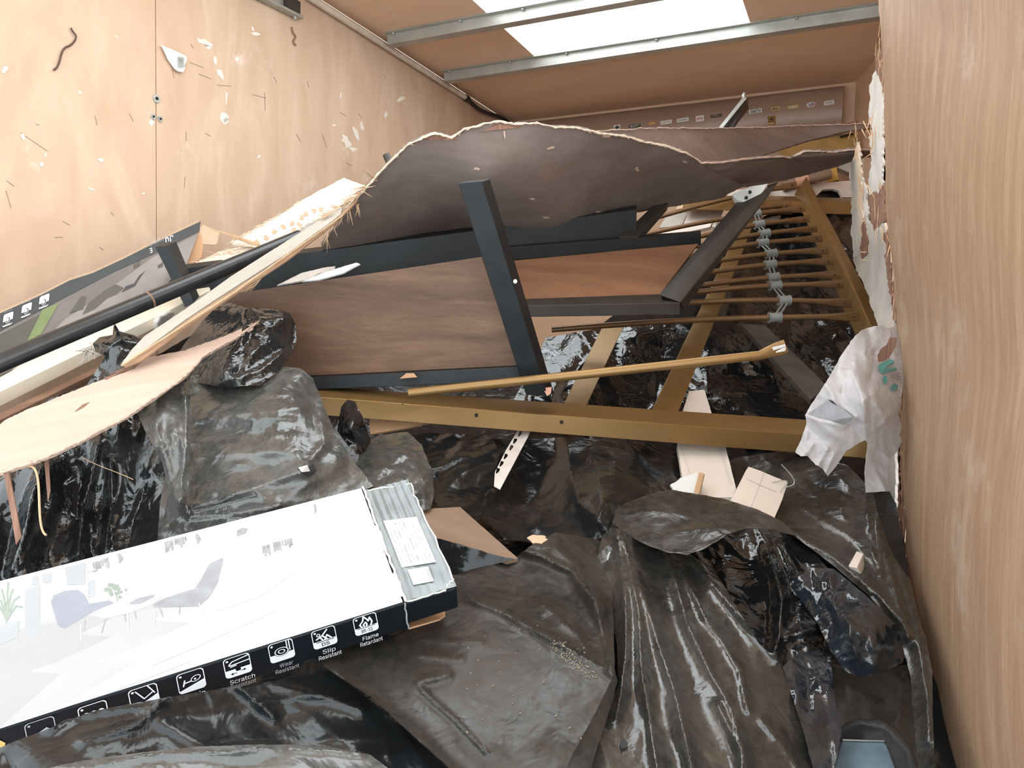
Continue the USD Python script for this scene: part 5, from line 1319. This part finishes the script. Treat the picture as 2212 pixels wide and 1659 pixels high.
slats = [((1858, 684), (1192, 712)), ((1839, 655), (1440, 657)), ((1823, 614), (1440, 639)), ((1815, 593), (1450, 626)), ((1802, 564), (1480, 597)), ((1789, 541), (1490, 574)), ((1776, 515), (1490, 551)),
         ((1765, 494), (1500, 533)), ((1749, 473), (1500, 514)), ((1739, 449), (1386, 508)), ((1721, 399), (1400, 476)), ((1710, 444), (1600, 462))]
chain = [(1671, 682), (1692, 651), (1672, 621), (1668, 600), (1662, 578), (1664, 555), (1646, 533), (1650, 512), (1638, 492), (1632, 468)]
rods = []
for i, ((u0, v0), (u1, v1)) in enumerate(slats):
    d0 = fd(v0) - 0.02
    if i == 10:
        d0 = 3.42
    if i == 11:
        d0 = 3.35
    d1 = d0 * (0.985 if i < 9 else 1.0)
    a, b = P(u0, v0, d0), P(u1, v1, d1)
    L = np.linalg.norm(b - a)
    f = np.r_[0, 0.05 / L, 0.09 / L, 0.13 / L, np.linspace(0.2, 1, 10)]
    pts = a + (b - a) * f[:, None]
    sag = np.array([0, 0, -0.012]) * np.sin(np.pi * f)[:, None]
    sq = [(0.3, 1.45), (0.3, 1.45), (0.65, 1.2)] + [(1, 1)] * (len(f) - 3)
    rods.append((a, b, d0))
    k = t.add('slat', tube(pts - sag, 0.0098, 12, squash=sq), 'gold_rod', 40)
    t.add('bolt_hole', on(Point(u0 - 14 * 2.4 / d0, v0 + 1).buffer(2.0), lambda u, v, d=d0: np.full(np.shape(u), d - 0.006), 0, 0), 'hole', False, under=k)
for i, (u, v) in enumerate(chain):
    a, b, d0 = rods[i]
    f = min(0.5, max(0.1, abs(slats[i][0][0] - u) / abs(slats[i][0][0] - slats[i][1][0])))
    c = a + (b - a) * f - np.array([0, 0, -0.012]) * math.sin(math.pi * f)
    ax = unit(b - a)
    k = t.add('clip', tube([c - ax * 0.018, c + ax * 0.018], 0.0165, 12), 'grey_clip', 35, label='grey plastic slat clip')
    if i < len(chain) - 1:
        a2, b2, d2 = rods[i + 1]
        f2 = min(0.5, max(0.1, abs(slats[i + 1][0][0] - chain[i + 1][0]) / abs(slats[i + 1][0][0] - slats[i + 1][1][0])))
        c2 = a2 + (b2 - a2) * f2
        for s in (-1, 1):
            t.add('link', bar(c + ax * 0.008 * s - FW * 0.012, c2 + ax * 0.008 * s - FW * 0.012, 0.007, 0.003, FW), 'grey_clip', 30, under=k)
    t.add('collar', tube([c - ax * 0.021, c - ax * 0.016], 0.019, 12), 'grey_clip', 35, under=k)
    t.add('collar', tube([c + ax * 0.016, c + ax * 0.021], 0.019, 12), 'grey_clip', 35, under=k)
t.done()

t = Thing('bronze_rod', 'loose bronze rod with a flattened white-tipped end lying on the front rail', 'rod')
a, b, c = P(884, 849, 1.90), P(1640, 768, 1.80), P(1698, 748, 1.785)
f = np.linspace(0, 1, 12)
pts = np.vstack([a + (b - a) * f[:, None], b + (c - b) * np.array([[0.35], [0.7], [1.0]])])
t.add('rod', tube(pts, 0.0118, 14, squash=[(1, 1)] * 12 + [(0.7, 1.25), (0.35, 1.5), (0.3, 1.5)]), 'gold', 40)
tipd = lambda u, v: np.full(np.shape(u), 1.772)
t.add('worn_tip', on(unary_union([Polygon([(1668, 750), (1696, 743), (1697, 749), (1670, 757)]), Polygon([(1690, 752), (1698, 750), (1696, 758), (1676, 762), (1676, 759)])]), tipd, 0, 0), 'paper', False, label='white scraped tip')
t.done()
one('wood_plank', slab([(1600, 699, 2.78), (1654, 703, 2.77), (1786, 832, 2.43), (1752, 864, 2.36)], 0.02), 'plank_dark', 'grey-brown plank with nail holes lying slantwise on the bags behind the loose bronze rod', 'plank')
one('wood_board', surf([(797, 906), (930, 912), (880, 924), (800, 938)], plane3((797, 906, 2.02), (930, 914, 2.04), (800, 938, 2.0)), 8, 0.01), 'card', 'tan board end under the left part of the bronze rail', 'board')

# ------------------------------------------------------------------ smaller boards on the heap
def lines_on(ls, m, nm, lb):
    def g(t, df, r_):
        t.add(nm, on(unary_union([LineString(l).buffer(0.7) for l in ls]), df, 0.0015, 0), m, False, label=lb)
    return g


board('white_board', 'white painted board running down from behind the bronze rail', 'board', [(1488, 845), (1522, 842), (1536, 890), (1568, 967), (1590, 1056), (1582, 1074), (1510, 1076), (1474, 1032), (1463, 960), (1474, 890)],
      depth_of([(1488, 845, 2.30), (1522, 842, 2.30), (1463, 960, 2.085), (1568, 967, 2.08), (1590, 1056, 1.86), (1510, 1076, 1.82)]), 'white_board', 0.016, 0.3, 10, lines_on([[(1470, 965), (1492, 1026)], [(1552, 965), (1578, 1050)], [(1556, 966), (1582, 1048)]], 'tape', 'groove', 'grooves of the board'))
board('white_board', 'short white board with a wire across it, in front of the grooved white board', 'board', [(1617, 1008), (1640, 1016), (1702, 1042), (1690, 1078), (1672, 1122), (1620, 1100), (1578, 1084), (1598, 1046)],
      plane3((1617, 1008, 1.84), (1702, 1042, 1.84), (1620, 1100, 1.715)), 'white_board', 0.014, 0.2, 9, lines_on([[(1650, 1022), (1622, 1096)], [(1612, 1034), (1676, 1062)]], 'tape', 'crease', 'creases'))
one('bent_wire', tube(smoothline([P(*p, 1.82) for p in ((1636, 1042), (1670, 1042), (1700, 1041), (1690, 1056), (1684, 1062))], 20), 0.0012, 6), 'galv', 'thin grey wire lying over the short white board', 'wire')
one('bent_wire', tube(smoothline([P(*p, 1.80) for p in ((1688, 1003), (1704, 1020), (1714, 1046), (1706, 1050), (1690, 1056), (1684, 1063))], 24), 0.0014, 6), 'galv', 'hooked grey wire end beside the upper right corner of the short white board', 'wire')
board('white_board', 'torn white fibre scrap beside a small stick, left on the grooved white board', 'board', [(1448, 1048), (1470, 1033), (1505, 1021), (1520, 1050), (1512, 1074), (1486, 1070), (1460, 1063)], plane3((1448, 1048, 1.83), (1505, 1021, 1.86), (1512, 1074, 1.78)), 'paper', 0.006, 1.3, 7)
one('wood_stick', hexa([P(*x) for x in ((1510, 1020, 1.83), (1521, 1024, 1.83), (1510, 1068, 1.76), (1498, 1064, 1.76), (1512, 1020, 1.845), (1523, 1024, 1.845), (1512, 1068, 1.775), (1500, 1064, 1.775))]), 'splinter', 'short tan stick lying on the torn white scrap', 'stick')
t = Thing('wood_stick', 'pale wood stick end poking out between the polythene folds at the right', 'stick')
t.add('stick', beam(P(1866, 1196, 1.60), P(1850, 1190, 1.62), P(1870, 1238, 1.60), P(1852, 1226, 1.52), P(1832, 1222, 1.54), P(1868, 1256, 1.53)), 'white_board')
t.done()
slots = [Polygon([(u - 4.6, v + 6), (u - 1.0, v - 6), (u + 5.2, v - 5), (u + 4.2, v + 1), (u - 1.5, v + 7)]) for u, v in ((1123, 936), (1112, 952), (1104, 966), (1083, 1001), (1075, 1016), (1092, 985))]
pf = Polygon([(1116, 930), (1146, 930), (1142, 940), (1080, 1057), (1068, 1052), (1066, 1020), (1092, 972)])
pf = Polygon([(1118, 930), (1146, 930), (1140, 944), (1080, 1057), (1067, 1050), (1069, 1020), (1092, 974)], [list(s.exterior.coords) for s in slots])
one('perforated_strip', surf(list(pf.exterior.coords)[:-1], plane3((1130, 930, 2.05), (1146, 930, 2.04), (1074, 1055, 1.74)), 5, 0.0015, holes=[list(h.coords)[:-1] for h in pf.interiors], edge_step=4), 'pvc', 'white perforated edging strip standing out below the bronze rail', 'strip')
board('hardboard_sheet', 'brown hardboard corner lying behind the end of the front carton', 'board', [(900, 1100), (994, 1095), (1040, 1136), (1119, 1206), (1094, 1211), (1000, 1182), (930, 1160)], depth_of([(900, 1100, 1.585), (994, 1095, 1.62), (1119, 1206, 1.44), (930, 1160, 1.46), (1000, 1182, 1.46)]), 'brown_board', 0.008, 0.3, 9)
def _noop():
    pass
sheet('dark brown polythene tucked under the front edge of the hardboard corner',
      [(926, 1158), (990, 1174), (1060, 1196), (1114, 1208), (1010, 1232), (960, 1250), (890, 1262), (900, 1200)],
      [(926, 1158, 1.44), (1114, 1208, 1.425), (960, 1250, 1.40), (890, 1262, 1.42)], 'pl_dark', [(201, 12, -10, 20, 0.008, 60)], step=6)
one('card_scrap', surf(jagged([(1138, 1160), (1150, 1155), (1176, 1157), (1184, 1164), (1170, 1174), (1150, 1172)], 5, 0.8, RNG, True), plane3((1138, 1160, 1.5), (1180, 1160, 1.51), (1160, 1172, 1.47)), 5, 0.002), 'card_light', 'small tan cardboard scrap above the wrapped board', 'scrap')
one('wood_splinter', slab([(6, 1016, 1.30), (18, 1012, 1.30), (46, 1160, 1.30), (34, 1178, 1.30)], 0.003), 'torn_brown', 'broad brown splinter hanging from the pink strip at the left edge', 'splinter')
one('wood_splinter', tube(smoothline([P(*p) for p in ((62, 1008, 1.33), (74, 1012, 1.32), (84, 1060, 1.31), (100, 1156, 1.30))], 24), 0.002, 6), 'splinter', 'thin bent tan twig hanging from the pink strip, between two brown splinters', 'twig')
one('wood_splinter', slab([(94, 986, 1.37), (104, 984, 1.37), (108, 1060, 1.36), (103, 1086, 1.36)], 0.002), 'torn_brown', 'narrow brown splinter hanging from the pink strip right of the bent twig', 'splinter')
one('plastic_thread', tube(smoothline([P(*p, 1.47) for p in ((178, 988), (220, 1008), (256, 1022), (288, 1036))], 16), 0.0008, 5), 'splinter', 'thin tan straw lying across the hanging polythene', 'straw')
one('plastic_thread', tube(smoothline([P(*p, 1.5) for p in ((1318, 1192), (1312, 1216), (1306, 1242), (1303, 1246))], 16), 0.0016, 6), 'paper', 'white cord end standing beside the wrapped board fold', 'cord')

# ------------------------------------------------------------------ blue-grey box and black arch at the bottom right
t = Thing('metal_box', 'blue-grey metal box corner at the bottom right of the heap', 'box')
t.add('box', hexa([P(*x) for x in ((1818, 1598, 1.22), (1913, 1601, 1.22), (1970, 1760, 1.05), (1770, 1760, 1.05), (1818, 1640, 1.36), (1913, 1640, 1.36), (1970, 1800, 1.2), (1770, 1800, 1.2))], 0.004), 'blue_metal')
t.add('worn_edge', tube([P(1820, 1598, 1.216), P(1866, 1600, 1.216), P(1910, 1601, 1.216)], 0.0014, 6), 'galv', True)
t.done()
sheet('black curved shape arching over the blue-grey box', [(1806, 1588), (1826, 1562), (1860, 1552), (1900, 1552), (1936, 1572), (1968, 1612), (1986, 1660), (1990, 1720), (1950, 1720), (1936, 1660), (1914, 1608), (1870, 1603), (1820, 1602)],  # thin black curved sheet laid around the top of the box
      [(1806, 1588, 1.235), (1900, 1552, 1.25), (1986, 1660, 1.14), (1950, 1720, 1.08), (1870, 1603, 1.235)], 'cable', None, [([(1815, 1580), (1860, 1562), (1910, 1566), (1960, 1620), (1975, 1700)], 0.02, 12)], step=6, name='black_arch', cat_='arch', thick=0.003)

# ------------------------------------------------------------------ white carrier bag caught on the torn wall
bag = [(1888, 704), (1906, 704), (1922, 708), (1942, 702), (1944, 712), (1949, 750), (1950, 790), (1953, 820), (1948, 850), (1944, 880), (1940, 896), (1946, 914), (1944, 940), (1949, 952), (1936, 978), (1920, 992), (1922, 1004), (1918, 1030), (1924, 1060), (1870, 1064), (1867, 1020), (1870, 990), (1874, 956), (1868, 950), (1848, 962), (1828, 974), (1818, 990), (1804, 1010), (1788, 1028), (1776, 1012), (1762, 1004), (1744, 986), (1730, 986), (1718, 977), (1731, 950), (1742, 912), (1739, 896), (1762, 858), (1790, 816), (1816, 770), (1840, 734), (1862, 712)]
hole_ = [(1896, 768), (1904, 752), (1914, 745), (1922, 728), (1938, 728), (1936, 748), (1930, 756), (1928, 762), (1920, 774), (1904, 782), (1896, 782)]
BC = [(1888, 704, 1.86), (1942, 704, 1.90), (1953, 820, 1.84), (1949, 952, 1.82), (1924, 1060, 1.80), (1867, 1040, 1.80), (1788, 1028, 1.74), (1718, 977, 1.76), (1740, 900, 1.78), (1816, 770, 1.80), (1870, 850, 1.70), (1820, 900, 1.71), (1910, 880, 1.71)]
BDf = depth_of(BC)
bcr = both(creases(301, (1720, 700, 1950, 1060), 60, 62, 24, 0.02, 60, 2), creases(302, (1720, 700, 1950, 1060), 80, 80, 60, 0.009, 22, 1.2),
           folds([([(1890, 930), (1866, 870), (1840, 800)], 0.02, 10), ([(1886, 920), (1820, 880), (1790, 860)], 0.016, 7), ([(1890, 930), (1930, 890)], 0.018, 7), ([(1742, 900), (1800, 912), (1826, 918), (1850, 900)], 0.026, 6), ([(1888, 900), (1890, 960)], 0.02, 6), ([(1760, 960), (1742, 984)], 0.016, 6), ([(1790, 970), (1770, 1008)], 0.016, 6), ([(1806, 980), (1786, 1024)], 0.016, 6), ([(1880, 960), (1920, 990)], 0.02, 7)]))
t = Thing('carrier_bag', 'white plastic carrier bag with teal print hanging on the torn right wall', 'plastic bag')
t.add('bag', surf(jagged(bag, 5, 0.7, RNG, True), BDf, 3, 0, bcr, holes=[jagged(hole_, 5, 0.8, RNG, True)], edge_step=4), 'carrier', True)
BS = lambda u, v: BDf(u, v) + bcr(u, v)
t.add('mouth_shade', on(Polygon([(1744, 894), (1792, 862), (1810, 874), (1842, 900), (1826, 916), (1800, 908)]), BS, 0.006, 0), 'print_grey', False, label='grey patch painted for the shaded inside of the mouth')  # grey film on the bag surface paints the shade inside it
t.add('slit_shade', on(Polygon([(1790, 864), (1798, 866), (1812, 880), (1828, 894), (1826, 899), (1808, 886), (1796, 874)]), BS, 0.009, 0), 'ink_black', False)  # black film paints the deepest shade of the mouth


def dense(s, n=2.5):
    return shapely.segmentize(s, n)


tp = [[(1896, 790), (1904, 784), (1924, 776), (1932, 780), (1930, 786), (1916, 790), (1912, 798), (1905, 806), (1902, 804)], [(1905, 806), (1916, 796), (1936, 794), (1938, 800), (1920, 802), (1908, 808)],
      [(1906, 816), (1914, 810), (1918, 822), (1914, 830), (1908, 826)], [(1924, 836), (1930, 828), (1940, 832), (1938, 842), (1926, 844)]]
t.add('print', on(unary_union([Polygon(x) for x in tp]), BS, 0.010, 0), 'teal', False, label='teal printed swooshes')
ts = text_shape('RE', 1.0, False)
x0, y0, x1, y1 = ts.bounds
ts = shapely.affinity.scale(ts, 20 / (x1 - x0), 14.0, origin=(0, 0))   # printed upside down as the bag hangs
t.add('lettering', on(aff(ts, (1936, 812), (1, 0.16), (0.05, 1.0)), BS, 0.012, 0), 'ink_grey', False)
t.done()

# ------------------------------------------------------------------ the far end, over the tilted bed
t = Thing('square_tube', 'black square steel tube with a bright top face rising behind the torn plywood', 'tube')
t.add('tube', beam(P(1551, 290, 3.05), P(1541, 290, 3.07), P(1578, 287, 3.06), P(1615, 211, 3.30), P(1603, 211, 3.32), P(1617, 236, 3.30)), 'steel_face')
t.add('top_face', on(Polygon([(1552, 276), (1561, 276), (1614, 211), (1604, 211)]), plane3((1552, 276, 3.05), (1561, 276, 3.04), (1610, 211, 3.27)), 0.004, 0), 'galv', False)
t.add('end_screw', tube([P(1607, 212, 3.29), P(1606, 206, 3.29), P(1609, 202, 3.29)], 0.009, 8), 'galv', True)
t.done()
one('steel_peg', tube([P(846, 362, 2.5), P(834, 334, 2.5)], 0.0125, 16), 'steel_face', 'short dark steel tube end sticking up behind the left edge of the torn plywood', 'tube')
t = Thing('angle_bracket', 'tan angle bracket with a hole standing before the sticker band', 'bracket')
t.add('plate', slab([(1658, 251, 3.50), (1675, 250, 3.50), (1676, 268, 3.46), (1660, 268, 3.46)], 0.004), 'gold')
t.add('foot', slab([(1661, 267, 3.46), (1672, 267, 3.46), (1688, 345, 3.70), (1652, 345, 3.71)], 0.004), 'card_light')
t.add('bolt_hole', on(Point(1667, 257).buffer(2.6), plane3((1658, 251, 3.49), (1675, 250, 3.49), (1676, 268, 3.45)), 0.004, 0), 'hole', False)
t.done()
t = Thing('cardboard_box', 'ochre cardboard box at the cab end behind the torn plywood points', 'box')
t.add('front_side', slab([(1540, 350, 3.74), (1852, 284, 3.66), (1854, 340, 3.66), (1540, 400, 3.74)], 0.02), 'ochre')
t.add('flap', slab([(1745, 291, 3.66), (1836, 270, 3.66), (1854, 259, 3.62), (1846, 276, 3.6)], 0.004), 'brown_board')
t.add('dark_slot', on(Polygon([(1813, 294), (1842, 287), (1844, 291), (1816, 298)]), plane3((1540, 350, 3.73), (1852, 284, 3.65), (1854, 340, 3.65)), 0.004, 0), 'hole', False)
t.done()
t = Thing('wood_roll', 'wrapped round log end lying on the white shelf board at the cab end', 'roll')
t.add('roll', tube([P(1690, 402, 3.62), P(1792, 374, 3.60)], 0.030, 18), 'brown_board')
t.add('paper_wrap', tube([P(1757, 384, 3.61), P(1771, 380, 3.61)], 0.0315, 18), 'pink_strip', 40, label='torn paper wrap')
t.add('paper_wrap', tube([P(1715, 395, 3.61), P(1742, 388, 3.61)], 0.0315, 18), 'red_flake', 40)
t.done()
one('yellow_block', slab([(1780, 362, 3.66), (1806, 356, 3.64), (1812, 388, 3.64), (1790, 394, 3.66)], 0.06), 'yellow', 'yellow wood block behind the wrapped log', 'block')
one('grey_case', slab([(1808, 362, 3.7), (1850, 340, 3.68), (1872, 344, 3.66), (1874, 388, 3.66), (1812, 388, 3.7)][:4], 0.06), 'torn_grey', 'dull grey case beside the yellow block', 'case')
board('shelf_board', 'white shelf board with a dark rounded cut-out standing at the cab end', 'board', [(1540, 414), (1640, 406), (1750, 397), (1874, 387), (1874, 426), (1820, 426), (1812, 412), (1798, 408), (1778, 409), (1762, 424), (1545, 424)], depth_of([(1540, 414, 3.66), (1874, 387, 3.64), (1874, 426, 3.62), (1545, 424, 3.64)]), 'white_board', 0.016, 0, 9)
one('cutout_shade', surf([(1758, 428), (1776, 404), (1800, 404), (1824, 428)], depth_of([(1758, 428, 3.68), (1800, 404, 3.68), (1824, 428, 3.68)]), 5, 0.01), 'pl_dark', 'dark sheet added for shade behind the cut-out of the white shelf board', 'bag')  # dark sheet added behind the cut-out to paint the shade in the hole
for nm, lb, px, m in (('wood_offcut', 'pale offcut board seen between the upper slats, the largest', [(1490, 452, 3.62), (1566, 446, 3.62), (1546, 490, 3.5), (1476, 484, 3.52)], 'white_board'),
                      ('wood_offcut', 'dull grey offcut seen between the slats left of the largest pale one', [(1440, 464, 3.62), (1488, 456, 3.62), (1472, 488, 3.54), (1424, 492, 3.55)], 'torn_grey'),
                      ('wood_offcut', 'small tan offcut seen just under the lower edge of the torn plywood', [(1466, 440, 3.62), (1504, 431, 3.62), (1496, 448, 3.6), (1460, 452, 3.6)], 'card_light'),
                      ('wood_offcut', 'thin white offcut lying under the slats right of the slanting leg', [(1600, 474, 3.62), (1690, 460, 3.6), (1682, 474, 3.5), (1590, 500, 3.5)], 'white_splint'),
                      ('wood_offcut', 'long white offcut lying low between the slats above the steel rail', [(1428, 504, 3.3), (1540, 478, 3.36), (1534, 490, 3.3), (1440, 512, 3.26)], 'white_board')):
    one(nm, slab(px, 0.015), m, lb, 'offcut')
